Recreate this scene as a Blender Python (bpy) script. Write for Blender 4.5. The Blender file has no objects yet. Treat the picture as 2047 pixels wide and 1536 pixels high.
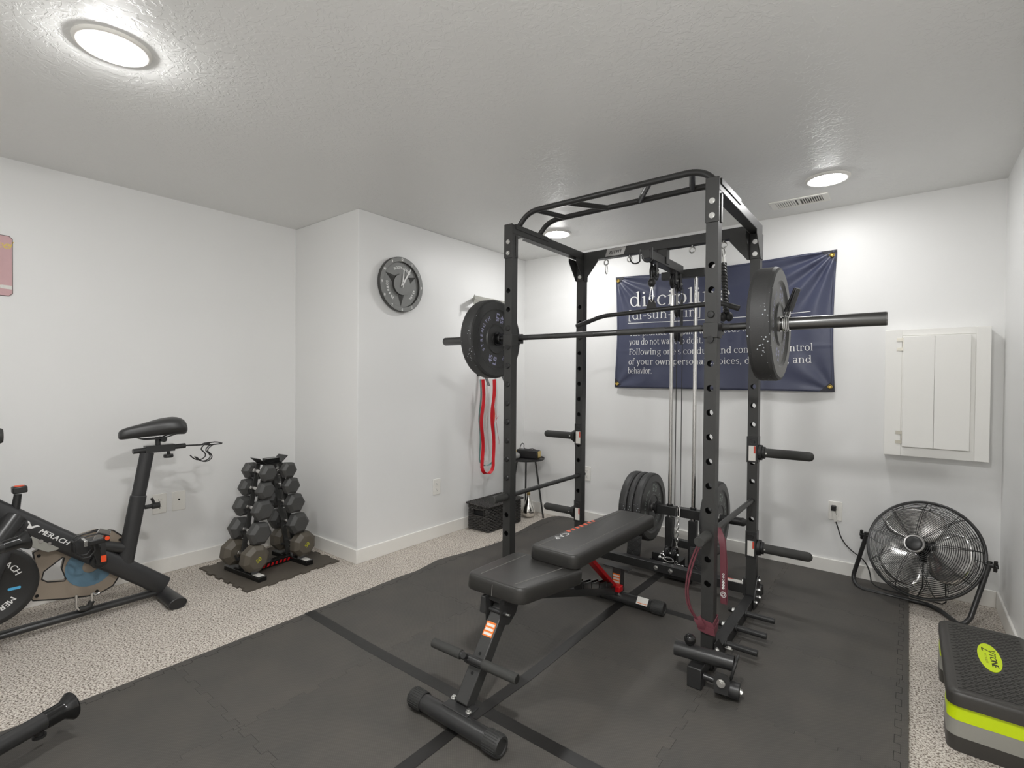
import bpy, bmesh, math, random
from math import pi, sin, cos, radians, sqrt, atan2
from mathutils import Vector as V, Matrix as Mx
random.seed(7)
scene = bpy.context.scene
COL = scene.collection

# ------------------------------------------------------------------ helpers
def lin(c):
    return tuple((x/12.92 if x <= .04045 else ((x+.055)/1.055)**2.4) for x in c)

def rgb(r, g, b):
    return lin((r/255, g/255, b/255))

class B:
    """collects shapes, then becomes one mesh"""
    def __init__(s, M=None):
        s.v = []; s.f = []; s.mi = []; s.M = M or Mx.Identity(4); s.m = 0
    def add(s, vs, fs):
        o = len(s.v); s.v += [s.M @ V(p) for p in vs]
        for f in fs:
            s.f.append([i+o for i in f]); s.mi.append(s.m)
        return s
    def box(s, lo, hi):
        x0, y0, z0 = lo; x1, y1, z1 = hi
        return s.add([(x0,y0,z0),(x1,y0,z0),(x1,y1,z0),(x0,y1,z0),(x0,y0,z1),(x1,y0,z1),(x1,y1,z1),(x0,y1,z1)],
                     [(0,3,2,1),(4,5,6,7),(0,1,5,4),(1,2,6,5),(2,3,7,6),(3,0,4,7)])
    def beam(s, p, q, w, h, up=(0,0,1)):
        """rectangular bar from p to q, w across, h along up"""
        p = V(p); q = V(q); d = (q-p).normalized(); u = V(up)
        a = d.cross(u).normalized(); u = a.cross(d).normalized()
        vs = []
        for c in (p, q):
            for i, j in ((-1,-1),(1,-1),(1,1),(-1,1)):
                vs.append(c+a*(i*w/2)+u*(j*h/2))
        return s.add(vs, [(0,1,2,3),(7,6,5,4),(0,4,5,1),(1,5,6,2),(2,6,7,3),(3,7,4,0)])
    def cyl(s, p, q, r, r2=None, n=20, cap=True):
        return s.tube([p, q], r, n, r2=r2, cap=cap)
    def tube(s, pts, r, n=10, closed=False, cap=True, r2=None, rs=None, sq=1.0):
        pts = [V(p) for p in pts]; k = len(pts); rings = []
        t0 = None; a = None
        for i, p in enumerate(pts):
            if closed: d = (pts[(i+1) % k]-pts[i-1])
            elif i == 0: d = pts[1]-pts[0]
            elif i == k-1: d = pts[-1]-pts[-2]
            else: d = (pts[i+1]-p).normalized()+(p-pts[i-1]).normalized()
            d = d.normalized() if d.length > 1e-9 else V((0,0,1))
            if a is None:
                ref = V((0,0,1)) if abs(d.z) < .9 else V((1,0,0))
                a = d.cross(ref).normalized()
            else:
                a = (a-d*a.dot(d))
                a = a.normalized() if a.length > 1e-6 else d.orthogonal().normalized()
            b = d.cross(a)
            rr = rs[i] if rs else (r if (r2 is None or i == 0) else r2)
            rings.append([p+(a*cos(2*pi*j/n)+b*(sin(2*pi*j/n)*sq))*rr for j in range(n)])
        vs = [p for ring in rings for p in ring]; fs = []
        m = k if closed else k-1
        for i in range(m):
            i2 = (i+1) % k
            for j in range(n):
                j2 = (j+1) % n
                fs.append((i*n+j, i*n+j2, i2*n+j2, i2*n+j))
        if cap and not closed:
            fs.append(tuple(range(n-1, -1, -1))); fs.append(tuple((k-1)*n+j for j in range(n)))
        return s.add(vs, fs)
    def lathe(s, prof, M=None, n=32, close=True):
        """profile of (r, h) around the local Z of M"""
        M = M or Mx.Identity(4); vs = []; fs = []; k = len(prof)
        for r, h in prof:
            for j in range(n):
                vs.append(M @ V((r*cos(2*pi*j/n), r*sin(2*pi*j/n), h)))
        for i in range(k-1):
            for j in range(n):
                j2 = (j+1) % n; fs.append((i*n+j, i*n+j2, (i+1)*n+j2, (i+1)*n+j))
        if close:
            if prof[0][0] > 1e-6: fs.append(tuple(range(n-1, -1, -1)))
            if prof[-1][0] > 1e-6: fs.append(tuple((k-1)*n+j for j in range(n)))
        return s.add(vs, fs)
    def ring(s, prof, M=None, n=32):
        """closed profile: a lathe whose last point joins the first"""
        return s.lathe(list(prof)+[prof[0]], M, n, close=False)
    def torus(s, c, R, r, axis=(0,0,1), n=28, k=8, squash=1.0):
        ax = V(axis).normalized(); a = ax.orthogonal().normalized(); b = ax.cross(a); c = V(c)
        return s.tube([c+a*(R*cos(2*pi*i/n))+b*(R*squash*sin(2*pi*i/n)) for i in range(n)], r, k, closed=True)
    def prism(s, poly, M, d):
        """polygon in local XY of M pushed along +Z by d"""
        n = len(poly)
        vs = [M @ V((x,y,0)) for x, y in poly]+[M @ V((x,y,d)) for x, y in poly]
        return s.add(vs, [tuple(range(n-1,-1,-1)), tuple(range(n,2*n))]+[(i,(i+1)%n,n+(i+1)%n,n+i) for i in range(n)])
    def ball(s, c, r, n=20, k=12, sc=(1,1,1), R=None):
        c = V(c); vs = [c+(R@V((0,0,-r*sc[2])) if R else V((0,0,-r*sc[2])))]; fs = []
        for i in range(1, k):
            t = -pi/2+pi*i/k
            for j in range(n):
                p = V((r*cos(t)*cos(2*pi*j/n)*sc[0], r*cos(t)*sin(2*pi*j/n)*sc[1], r*sin(t)*sc[2]))
                vs.append(c+(R@p if R else p))
        p = V((0,0,r*sc[2])); vs.append(c+(R@p if R else p)); e = len(vs)-1
        for j in range(n):
            j2 = (j+1) % n
            fs.append((0, 1+j2, 1+j)); fs.append((e, 1+(k-2)*n+j, 1+(k-2)*n+j2))
            for i in range(k-2):
                fs.append((1+i*n+j, 1+i*n+j2, 1+(i+1)*n+j2, 1+(i+1)*n+j))
        return s.add(vs, fs)
    def flat(s, poly, M):
        return s.add([M @ V((x,y,0)) for x, y in poly], [tuple(range(len(poly)))])

def axisM(o, z, x=None):
    """frame at o whose Z is z (and X near x)"""
    z = V(z).normalized(); x = V(x) if x is not None else z.orthogonal()
    x = (x-z*x.dot(z)).normalized(); y = z.cross(x)
    return Mx(((x.x,y.x,z.x,o[0]),(x.y,y.y,z.y,o[1]),(x.z,y.z,z.z,o[2]),(0,0,0,1)))

def frameM(o, x, y):
    x = V(x).normalized(); y = V(y); y = (y-x*y.dot(x)).normalized(); z = x.cross(y)
    return Mx(((x.x,y.x,z.x,o[0]),(x.y,y.y,z.y,o[1]),(x.z,y.z,z.z,o[2]),(0,0,0,1)))

def obj(name, b, mats, parent=None, bevel=0, seg=2, ang=38, sub=0, smooth=True, loc=None, rotz=0):
    me = bpy.data.meshes.new(name)
    me.from_pydata([tuple(p) for p in b.v], [], b.f)
    if not isinstance(mats, (list, tuple)): mats = [mats]
    for m in mats: me.materials.append(m)
    me.polygons.foreach_set('material_index', b.mi)
    if smooth:
        me.polygons.foreach_set('use_smooth', [True]*len(me.polygons))
        if sub == 0: me.set_sharp_from_angle(angle=radians(ang))
    me.update()
    o = bpy.data.objects.new(name, me); COL.objects.link(o)
    if parent is not None: o.parent = parent
    if loc is not None: o.location = loc
    if rotz: o.rotation_euler = (0,0,rotz)
    if bevel:
        md = o.modifiers.new('edge', 'BEVEL'); md.width = bevel; md.segments = seg
        md.limit_method = 'ANGLE'; md.angle_limit = radians(40); md.harden_normals = False
    if sub:
        md = o.modifiers.new('soft', 'SUBSURF'); md.levels = md.render_levels = sub
    return o

def tag(o, label=None, cat=None, group=None, kind=None):
    if label: o['label'] = label
    if cat: o['category'] = cat
    if group: o['group'] = group
    if kind: o['kind'] = kind
    return o

def thing(name, label, cat, loc=(0,0,0), rotz=0, group=None):
    o = bpy.data.objects.new(name, None); COL.objects.link(o)
    o.empty_display_size = .05; o.location = loc; o.rotation_euler = (0,0,rotz)
    return tag(o, label, cat, group)

def struct(name, b, m, **k):
    return tag(obj(name, b, m, **k), kind='structure')

def dup(root, label, loc=None, rotz=None, group=None):
    r = root.copy(); COL.objects.link(r); r['label'] = label
    if group: r['group'] = group
    if loc is not None: r.location = loc
    if rotz is not None: r.rotation_euler = (0,0,rotz)
    for ch in list(root.children):
        c = ch.copy(); COL.objects.link(c); c.parent = r
        for g in list(ch.children):
            d = g.copy(); COL.objects.link(d); d.parent = c
    return r

# ------------------------------------------------------------------ lettering
_gl = {}
def glyph(ch):
    if ch not in _gl:
        cu = bpy.data.curves.new('g', 'FONT'); cu.body = ch; cu.size = 1; cu.resolution_u = 4
        ob = bpy.data.objects.new('g', cu); COL.objects.link(ob)
        me = bpy.data.meshes.new_from_object(ob)
        vs = [tuple(v.co) for v in me.vertices]; fs = [tuple(p.vertices) for p in me.polygons]
        x1 = max([v[0] for v in vs], default=.25); x0 = min([v[0] for v in vs], default=0)
        bpy.data.meshes.remove(me); bpy.data.objects.remove(ob); bpy.data.curves.remove(cu)
        _gl[ch] = (vs, fs, x0, x1)
    return _gl[ch]

def text_w(t, size, gap=.07):
    w = 0
    for c in t: w += (.28 if c == ' ' else glyph(c)[3]-glyph(c)[2]+gap)
    return (w-gap)*size

def text(b, t, size, M, align='c', gap=.07, shear=0, bold=0, sx=1):
    """flat letters in local XY of M"""
    w = text_w(t, size, gap)*sx
    x = {'l': 0, 'c': -w/2, 'r': -w}[align]
    for c in t:
        if c == ' ': x += .28*size*sx; continue
        vs, fs, x0, x1 = glyph(c)
        for k in ([-1, 0, 1] if bold else [0]):
            b.add([M @ V((x+((px-x0)*sx+shear*py+k*bold)*size, py*size, 0.00002*k)) for px, py, pz in vs], fs)
        x += (x1-x0+gap)*size*sx
    return b

def arc_text(b, t, size, M, R, a0, inward=False, gap=.12, bold=0):
    """letters round a circle in local XY; a0 = angle of the middle letter; reads clockwise unless inward"""
    tot = text_w(t, size, gap); s = -tot/2
    for c in t:
        w = (.28 if c == ' ' else glyph(c)[3]-glyph(c)[2])*size
        if c != ' ':
            vs, fs, x0, x1 = glyph(c); mid = s+w/2
            if not inward:
                a = a0-mid/R; rot = a-pi/2
            else:
                a = a0+mid/R; rot = a+pi/2
            T = M @ Mx.Translation((R*cos(a), R*sin(a), 0)) @ Mx.Rotation(rot, 4, 'Z')
            for k in ([-1, 0, 1] if bold else [0]):
                b.add([T @ V(((px-(x0+x1)/2+k*bold)*size, (py-.35)*size, .00002*k)) for px, py, pz in vs], fs)
        s += w+gap*size
    return b

# a small serif alphabet, drawn from stems, bowls and slabs (x height .5)
class Serif:
    T = .085; t = .034
    def __init__(s, b, M): s.b = b; s.M = M
    def q(s, pts): s.b.add([s.M @ V((x, y, 0)) for x, y in pts], [tuple(range(len(pts)))])
    def stem(s, x, y0, y1): s.q([(x-s.T/2,y0),(x+s.T/2,y0),(x+s.T/2,y1),(x-s.T/2,y1)])
    def slab(s, x, y, w=.1, d=0): s.q([(x-w+d,y),(x+w+d,y),(x+w*.8+d,y+.03),(x-w*.8+d,y+.03)])
    def flag(s, x, y): s.q([(x-.12,y-.055),(x-.12,y-.03),(x+s.T/2,y+.02),(x+s.T/2,y-.06)])
    def arc(s, cx, cy, rx, ry, a0, a1, T=None, n=14):
        T = s.T if T is None else T
        o = []; i = []
        for k in range(n+1):
            a = radians(a0+(a1-a0)*k/n)
            o.append((cx+rx*cos(a), cy+ry*sin(a))); i.append((cx+(rx-T)*cos(a), cy+(ry-s.t)*sin(a)))
        for k in range(n): s.q([o[k], o[k+1], i[k+1], i[k]])
    def line(s, x0, y0, x1, y1, w):
        s.q([(x0-w/2,y0),(x0+w/2,y0),(x1+w/2,y1),(x1-w/2,y1)])
    def bar(s, x0, x1, y, h=.034): s.q([(x0,y),(x1,y),(x1,y+h),(x0,y+h)])
    def dot(s, x, y, r=.055): s.q([(x+r*cos(k*pi/5), y+r*sin(k*pi/5)) for k in range(10)])
    def put(s, c):
        """draws c at 0 and returns its width"""
        if c == ' ': return .22
        if c == 'o': s.arc(.25,.25,.23,.26,0,360,n=22); return .5
        if c == 'c': s.arc(.25,.25,.23,.26,48,318,n=18); s.dot(.38,.41,.045); return .45
        if c == 'e': s.arc(.24,.25,.22,.26,0,318,n=20); s.bar(.06,.45,.25); return .47
        if c == 'd': s.arc(.24,.25,.22,.26,30,330,n=18); s.stem(.43,0,.75); s.flag(.43,.74); s.slab(.47,0,.07); return .55
        if c == 'b': s.arc(.3,.25,.22,.26,-150,150,n=18); s.stem(.11,.0,.75); s.flag(.11,.74); return .54
        if c == 'p': s.arc(.31,.25,.22,.26,-150,150,n=18); s.stem(.12,-.22,.5); s.flag(.12,.5); s.slab(.12,-.23); return .55
        if c == 'g': s.arc(.24,.3,.19,.2,0,360,n=18); s.arc(.25,-.08,.22,.14,0,360,.06,n=18); s.line(.12,.02,.16,.14,.05); s.bar(.36,.5,.43,.05); return .5
        if c == 'a': s.stem(.36,.03,.36); s.arc(.22,.36,.18,.15,0,160,.07,8); s.arc(.2,.14,.16,.15,20,340,.075,14); s.slab(.42,0,.06); return .48
        if c == 's': s.arc(.19,.37,.155,.14,25,265,.07,10); s.arc(.19,.135,.165,.145,95,-150,.07,10); s.line(.13,.27,.25,.235,.12); return .38
        if c in 'nhmu':
            if c == 'u':
                s.stem(.13,.12,.5); s.flag(.13,.5); s.arc(.27,.15,.185,.16,180,330,.08,8); s.stem(.43,0,.5); s.flag(.43,.5); s.slab(.49,0,.06); return .58
            top = .75 if c == 'h' else .5
            s.stem(.12,0,top); s.flag(.12,top); s.slab(.12,0)
            s.arc(.28,.33,.2,.18,10,150,.085,9); s.stem(.4375,0,.36); s.slab(.44,0)
            if c != 'm': return .58
            s.arc(.6,.33,.2,.18,10,150,.085,9); s.stem(.7575,0,.36); s.slab(.76,0); return .9
        if c == 'l': s.stem(.13,0,.75); s.flag(.13,.74); s.slab(.13,0); return .27
        if c == 'i': s.stem(.13,0,.5); s.flag(.13,.5); s.slab(.13,0); s.dot(.12,.66); return .27
        if c == 'r': s.stem(.12,0,.5); s.flag(.12,.5); s.slab(.13,0,.11); s.arc(.28,.33,.19,.17,50,150,.08,7); s.dot(.36,.42,.05); return .42
        if c == 't': s.stem(.14,.1,.62); s.bar(.02,.3,.46,.04); s.arc(.26,.13,.16,.14,180,310,.08,7); return .34
        if c == 'f': s.stem(.14,0,.58); s.bar(.02,.3,.46,.04); s.slab(.14,0); s.arc(.27,.58,.17,.18,30,180,.08,8); s.dot(.37,.68,.045); return .34
        if c in 'vy':
            s.line(.07,.5,.25,0,.095); s.line(.43,.5,.25,0,.045); s.slab(.08,.47,.09); s.slab(.42,.47,.08)
            if c == 'y': s.line(.27,.06,.15,-.2,.05); s.dot(.12,-.18,.05)
            return .49
        if c == 'w':
            s.line(.06,.5,.2,0,.09); s.line(.34,.5,.2,0,.045); s.line(.33,.5,.48,0,.09); s.line(.64,.5,.48,0,.045)
            s.slab(.08,.47,.09); s.slab(.62,.47,.08); return .7
        if c == 'F': s.stem(.15,0,.7); s.bar(.03,.5,.66,.04); s.bar(.15,.4,.35); s.slab(.15,0,.12); s.line(.49,.56,.49,.68,.04); return .5
        if c == 'T': s.stem(.3,0,.7); s.bar(.03,.57,.66,.04); s.slab(.3,0,.12); s.line(.05,.56,.05,.68,.04); s.line(.55,.56,.55,.68,.04); return .6
        if c == '.': s.dot(.1,.04); return .22
        if c == ',': s.dot(.1,.04); s.line(.07,-.12,.12,.03,.05); return .22
        if c == "'": s.line(.07,.56,.1,.74,.06); return .18
        if c == '-': s.bar(.04,.3,.22,.05); return .34
        if c in '[]':
            x = .08 if c == '[' else .2
            s.bar(.06,.22,-.14,.035); s.bar(.06,.22,.74,.035); s.line(x,-.14,x,.77,.045); return .28
        return .3
def serif(b, t, M, width, h):
    """a line of t, x height h/2*..., squeezed to width"""
    meas = Serif(B(), Mx.Identity(4)); tot = sum(meas.put(c)+.03 for c in t)
    sx = width/tot; x = 0
    for c in t:
        S = Serif(b, M @ Mx.Translation((x*sx,0,0)) @ Mx.Diagonal((sx, h, 1, 1)))
        x += S.put(c)+.03

# ------------------------------------------------------------------ materials
def mat(name, col, rough=.5, metal=0, bump=0, bscale=200, var=0, vscale=30, spec=.5, emit=None, estr=0, coat=0, detail=2):
    m = bpy.data.materials.new(name); m.use_nodes = True
    nt = m.node_tree; N = nt.nodes; L = nt.links; p = N['Principled BSDF']
    p.inputs['Base Color'].default_value = (*col, 1); p.inputs['Roughness'].default_value = rough
    p.inputs['Metallic'].default_value = metal; p.inputs['Specular IOR Level'].default_value = spec
    if coat: p.inputs['Coat Weight'].default_value = coat; p.inputs['Coat Roughness'].default_value = .2
    if emit: p.inputs['Emission Color'].default_value = (*emit, 1); p.inputs['Emission Strength'].default_value = estr
    tc = N.new('ShaderNodeTexCoord')
    if var:
        nz = N.new('ShaderNodeTexNoise'); nz.inputs['Scale'].default_value = vscale; nz.inputs['Detail'].default_value = 4
        L.new(tc.outputs['Object'], nz.inputs['Vector'])
        mr = N.new('ShaderNodeMapRange'); mr.inputs[3].default_value = 1-var; mr.inputs[4].default_value = 1+var
        L.new(nz.outputs['Fac'], mr.inputs[0])
        mx = N.new('ShaderNodeMix'); mx.data_type = 'RGBA'; mx.blend_type = 'MULTIPLY'; mx.inputs[0].default_value = 1
        mx.inputs[6].default_value = (*col, 1); L.new(mr.outputs[0], mx.inputs[7]); L.new(mx.outputs[2], p.inputs['Base Color'])
    if bump:
        nb = N.new('ShaderNodeTexNoise'); nb.inputs['Scale'].default_value = bscale; nb.inputs['Detail'].default_value = detail
        L.new(tc.outputs['Object'], nb.inputs['Vector'])
        bp = N.new('ShaderNodeBump'); bp.inputs['Strength'].default_value = bump; bp.inputs['Distance'].default_value = .002
        L.new(nb.outputs['Fac'], bp.inputs['Height']); L.new(bp.outputs['Normal'], p.inputs['Normal'])
    return m

def ramp(N, stops):
    r = N.new('ShaderNodeValToRGB'); e = r.color_ramp.elements
    while len(e) < len(stops): e.new(.5)
    for k, (pos, c) in enumerate(stops): e[k].position = pos; e[k].color = (*c, 1)
    return r

M = {}
M['wall'] = mat('painted_wall', rgb(234,234,233), .42, bump=.06, bscale=180, spec=.35)
M['trimw'] = mat('white_trim', rgb(238,236,231), .35)
M['plastic_white'] = mat('white_plastic', rgb(238,236,230), .35)
M['cab_white'] = mat('white_board', rgb(240,239,235), .4)
M['rack'] = mat('black_powder_coat', rgb(52,52,51), .42, bump=.08, bscale=900, spec=.5)
M['rackd'] = mat('black_steel', rgb(44,44,44), .4, spec=.5)
M['tubeblk'] = mat('satin_black_tube', rgb(48,48,48), .3, spec=.5)
M['rubber'] = mat('black_rubber', rgb(46,46,45), .6, bump=.1, bscale=500)
M['rubberd'] = mat('dark_rubber', rgb(32,32,32), .5)
M['foamgrip'] = mat('foam_grip', rgb(56,56,54), .75, bump=.15, bscale=700)
M['chrome'] = mat('chrome', (.78,.78,.77), .14, 1)
M['chromerod'] = mat('chrome_rod', (.72,.71,.69), .22, 1)
M['zinc'] = mat('zinc_bolt', (.72,.72,.7), .28, 1)
M['steel'] = mat('brushed_steel', (.5,.49,.48), .35, 1, bump=.05, bscale=300)
M['barblk'] = mat('black_oxide', (.10,.10,.10), .28, .85)
M['sleeve'] = mat('black_oxide_sleeve', (.13,.13,.128), .3, .9)
M['knurl'] = mat('knurled_black', (.09,.09,.09), .42, .7, bump=.5, bscale=1500)
M['plastic_blk'] = mat('black_plastic', rgb(38,38,38), .35)
M['gloss_blk'] = mat('gloss_black', rgb(26,26,26), .18)
M['red'] = mat('red_steel', rgb(190,14,22), .35)
M['redband'] = mat('red_latex', rgb(208,22,36), .45)
M['orangeband'] = mat('coral_latex', rgb(226,84,66), .5)
M['tealband'] = mat('teal_latex', rgb(112,156,152), .5)
M['pinkstr'] = mat('pink_cord', rgb(200,130,128), .7)
M['whitestr'] = mat('pale_cord', rgb(205,203,196), .7)
M['maroon'] = mat('maroon_latex', rgb(112,62,70), .45)
M['orange'] = mat('orange_print', rgb(232,122,42), .5)
M['coral'] = mat('coral_print', rgb(222,96,64), .5)
M['wprint'] = mat('white_print', rgb(232,232,230), .5)
M['lprint'] = mat('lilac_print', rgb(168,168,198), .5)
M['gprint'] = mat('grey_green_print', rgb(150,160,152), .5)
M['kprint'] = mat('black_print', rgb(20,20,18), .5)
M['yprint'] = mat('yellow_print', rgb(178,178,40), .5)
M['label'] = mat('paper_label', rgb(222,220,214), .5, var=.12, vscale=260)
M['redlabel'] = mat('red_label', rgb(206,72,52), .5)
M['vinyl'] = mat('black_vinyl', rgb(48,47,45), .38, bump=.22, bscale=420, spec=.5, detail=5)
M['stitch'] = mat('grey_thread', rgb(108,106,102), .7)
M['hexrub'] = mat('hex_rubber', rgb(70,70,69), .5, bump=.12, bscale=350)
M['hexrub2'] = mat('brown_grey_rubber', rgb(88,82,72), .5, bump=.1, bscale=300)
M['silver'] = mat('silver_mirror', (.86,.84,.8), .06, 1)
M['gold'] = mat('gold_metal', (.72,.55,.22), .25, 1)
M['brass'] = mat('brass_grommet', (.78,.56,.16), .22, 1)
M['wicker'] = mat('black_wicker', rgb(58,56,54), .55, var=.25, vscale=90)
M['darkin'] = mat('dark_inside', rgb(14,14,14), .8)
M['greyball'] = mat('grey_foam', rgb(150,150,148), .7)
M['bikeblk'] = mat('bike_black', rgb(50,50,51), .4, bump=.05, bscale=800)
M['guard'] = mat('smoked_guard', rgb(146,134,120), .3, var=.06, vscale=12)
M['blue'] = mat('blue_disc', rgb(92,124,144), .45, var=.1, vscale=20)
M['blueled'] = mat('light_blue_print', rgb(86,176,222), .4)
M['orangered'] = mat('orange_red_plastic', rgb(236,82,38), .4)
M['lime'] = mat('lime_plastic', rgb(208,232,8), .4)
M['greyplas'] = mat('grey_plastic', rgb(150,149,142), .45)
M['stepblk'] = mat('step_black', rgb(60,58,55), .4, bump=.1, bscale=500)
M['hinge'] = mat('nickel_hinge', (.5,.48,.42), .35, 1)
M['alu'] = mat('polished_blade', (.74,.73,.71), .16, 1)
M['wire'] = mat('black_wire', rgb(40,40,40), .35)
M['rope'] = mat('black_nylon', rgb(38,38,37), .4, bump=.3, bscale=900)
M['tape'] = mat('black_tape', rgb(32,31,30), .42, bump=.15, bscale=60, var=.12, vscale=20)
M['signpink'] = mat('pink_tin', rgb(206,166,168), .5, var=.1, vscale=10)
M['signrim'] = mat('worn_tin_rim', rgb(112,98,94), .55)
M['signgold'] = mat('yellow_script', rgb(226,200,96), .5)
M['signwhite'] = mat('cream_print', rgb(226,220,208), .5)
M['lens'] = mat('lit_lens', (.9,.9,.9), .4, emit=(1,.995,.985), estr=33)
M['lensd'] = mat('lit_lens_brighter', (.9,.9,.9), .4, emit=(1,.995,.985), estr=84)
M['lensc'] = mat('lit_lens_dim', (.9,.9,.9), .4, emit=(1,.995,.985), estr=19)
M['lensb'] = mat('lit_lens_softer', (.9,.9,.9), .4, emit=(1,.995,.985), estr=26)

def special():
    # knockdown ceiling
    m = mat('knockdown_ceiling', rgb(230,230,228), .38, spec=.45); M['ceil'] = m
    N = m.node_tree.nodes; L = m.node_tree.links; p = N['Principled BSDF']; tc = N['Texture Coordinate']
    nz = N.new('ShaderNodeTexNoise'); nz.inputs['Scale'].default_value = 34; nz.inputs['Detail'].default_value = 3.2; nz.inputs['Distortion'].default_value = 1.1
    L.new(tc.outputs['Object'], nz.inputs['Vector'])
    r = ramp(N, [(.47,(0,0,0)),(.54,(1,1,1))]); L.new(nz.outputs['Fac'], r.inputs[0])
    n2 = N.new('ShaderNodeTexNoise'); n2.inputs['Scale'].default_value = 3; L.new(tc.outputs['Object'], n2.inputs['Vector'])
    r2 = ramp(N, [(.35,(.25,.25,.25)),(.65,(1,1,1))]); L.new(n2.outputs['Fac'], r2.inputs[0])
    mu = N.new('ShaderNodeMath'); mu.operation = 'MULTIPLY'; L.new(r.outputs[0], mu.inputs[0]); L.new(r2.outputs[0], mu.inputs[1])
    bp = N.new('ShaderNodeBump'); bp.inputs['Strength'].default_value = .32; bp.inputs['Distance'].default_value = .004
    L.new(mu.outputs[0], bp.inputs['Height']); L.new(bp.outputs['Normal'], p.inputs['Normal'])
    # speckled carpet
    m = mat('speckled_carpet', rgb(190,182,172), .95, spec=.1); M['carpet'] = m
    N = m.node_tree.nodes; L = m.node_tree.links; p = N['Principled BSDF']; tc = N['Texture Coordinate']
    nz = N.new('ShaderNodeTexNoise'); nz.inputs['Scale'].default_value = 135; nz.inputs['Detail'].default_value = 3; nz.inputs['Roughness'].default_value = .7
    L.new(tc.outputs['Object'], nz.inputs['Vector'])
    r = ramp(N, [(.33,rgb(66,58,52)),(.43,rgb(150,139,128)),(.50,rgb(208,200,190)),(.66,rgb(240,234,226))]); L.new(nz.outputs['Fac'], r.inputs[0])
    n2 = N.new('ShaderNodeTexNoise'); n2.inputs['Scale'].default_value = 7; n2.inputs['Detail'].default_value = 3; L.new(tc.outputs['Object'], n2.inputs['Vector'])
    mr = N.new('ShaderNodeMapRange'); mr.inputs[3].default_value = .88; mr.inputs[4].default_value = 1.12; L.new(n2.outputs['Fac'], mr.inputs[0])
    mx = N.new('ShaderNodeMix'); mx.data_type = 'RGBA'; mx.blend_type = 'MULTIPLY'; mx.inputs[0].default_value = 1
    L.new(r.outputs[0], mx.inputs[6]); L.new(mr.outputs[0], mx.inputs[7]); L.new(mx.outputs[2], p.inputs['Base Color'])
    bp = N.new('ShaderNodeBump'); bp.inputs['Strength'].default_value = .8; bp.inputs['Distance'].default_value = .008
    L.new(nz.outputs['Fac'], bp.inputs['Height']); L.new(bp.outputs['Normal'], p.inputs['Normal'])
    # dimpled foam
    m = mat('foam_tile', rgb(76,73,69), .62, spec=.4); M['foam'] = m
    N = m.node_tree.nodes; L = m.node_tree.links; p = N['Principled BSDF']; tc = N['Texture Coordinate']
    mp = N.new('ShaderNodeMapping'); mp.inputs['Rotation'].default_value = (0,0,radians(45)); L.new(tc.outputs['Object'], mp.inputs['Vector'])
    vo = N.new('ShaderNodeTexVoronoi'); vo.inputs['Scale'].default_value = 150; vo.inputs['Randomness'].default_value = .05
    L.new(mp.outputs[0], vo.inputs['Vector'])
    n2 = N.new('ShaderNodeTexNoise'); n2.inputs['Scale'].default_value = 5; n2.inputs['Detail'].default_value = 5; L.new(tc.outputs['Object'], n2.inputs['Vector'])
    r = ramp(N, [(.3,rgb(76,74,71)),(.55,rgb(82,79,75)),(.8,rgb(88,84,79))]); L.new(n2.outputs['Fac'], r.inputs[0])
    r3 = ramp(N, [(.1,(1.25,1.25,1.25)),(.5,(.85,.85,.85))]); L.new(vo.outputs['Distance'], r3.inputs[0])
    mx = N.new('ShaderNodeMix'); mx.data_type = 'RGBA'; mx.blend_type = 'MULTIPLY'; mx.inputs[0].default_value = 1
    L.new(r.outputs[0], mx.inputs[6]); L.new(r3.outputs[0], mx.inputs[7]); L.new(mx.outputs[2], p.inputs['Base Color'])
    bp = N.new('ShaderNodeBump'); bp.inputs['Strength'].default_value = .35; bp.inputs['Distance'].default_value = .002; bp.invert = True
    L.new(vo.outputs['Distance'], bp.inputs['Height']); L.new(bp.outputs['Normal'], p.inputs['Normal'])
    # flecked crumb rubber
    m = mat('crumb_rubber', rgb(46,46,46), .55, spec=.5, bump=.25, bscale=260); M['crumb'] = m
    N = m.node_tree.nodes; L = m.node_tree.links; p = N['Principled BSDF']; tc = N['Texture Coordinate']
    vo = N.new('ShaderNodeTexVoronoi'); vo.inputs['Scale'].default_value = 75; L.new(tc.outputs['Object'], vo.inputs['Vector'])
    n2 = N.new('ShaderNodeTexNoise'); n2.inputs['Scale'].default_value = 14; L.new(tc.outputs['Object'], n2.inputs['Vector'])
    r = ramp(N, [(.45,(0,0,0)),(.6,(.22,.22,.22))]); L.new(n2.outputs['Fac'], r.inputs[0])
    cmp = N.new('ShaderNodeMath'); cmp.operation = 'LESS_THAN'; L.new(vo.outputs['Distance'], cmp.inputs[0]); L.new(r.outputs[0], cmp.inputs[1])
    mx = N.new('ShaderNodeMix'); mx.data_type = 'RGBA'; mx.inputs[6].default_value = (*rgb(52,52,52),1); mx.inputs[7].default_value = (*rgb(190,196,200),1)
    L.new(cmp.outputs[0], mx.inputs[0]); L.new(mx.outputs[2], p.inputs['Base Color'])
    # the moulded faces of the crumb plates are smoother
    m = mat('crumb_face', rgb(60,60,59), .36, spec=.55, bump=.10, bscale=320, var=.12, vscale=60); M['crumbface'] = m
    # navy banner cloth
    m = mat('navy_polyester', rgb(66,70,92), .38, spec=.5, bump=.05, bscale=900); M['flag'] = m
    # diamond plate rubber
    m = mat('diamond_tread', rgb(48,48,50), .45); M['diamond'] = m
special()
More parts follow.
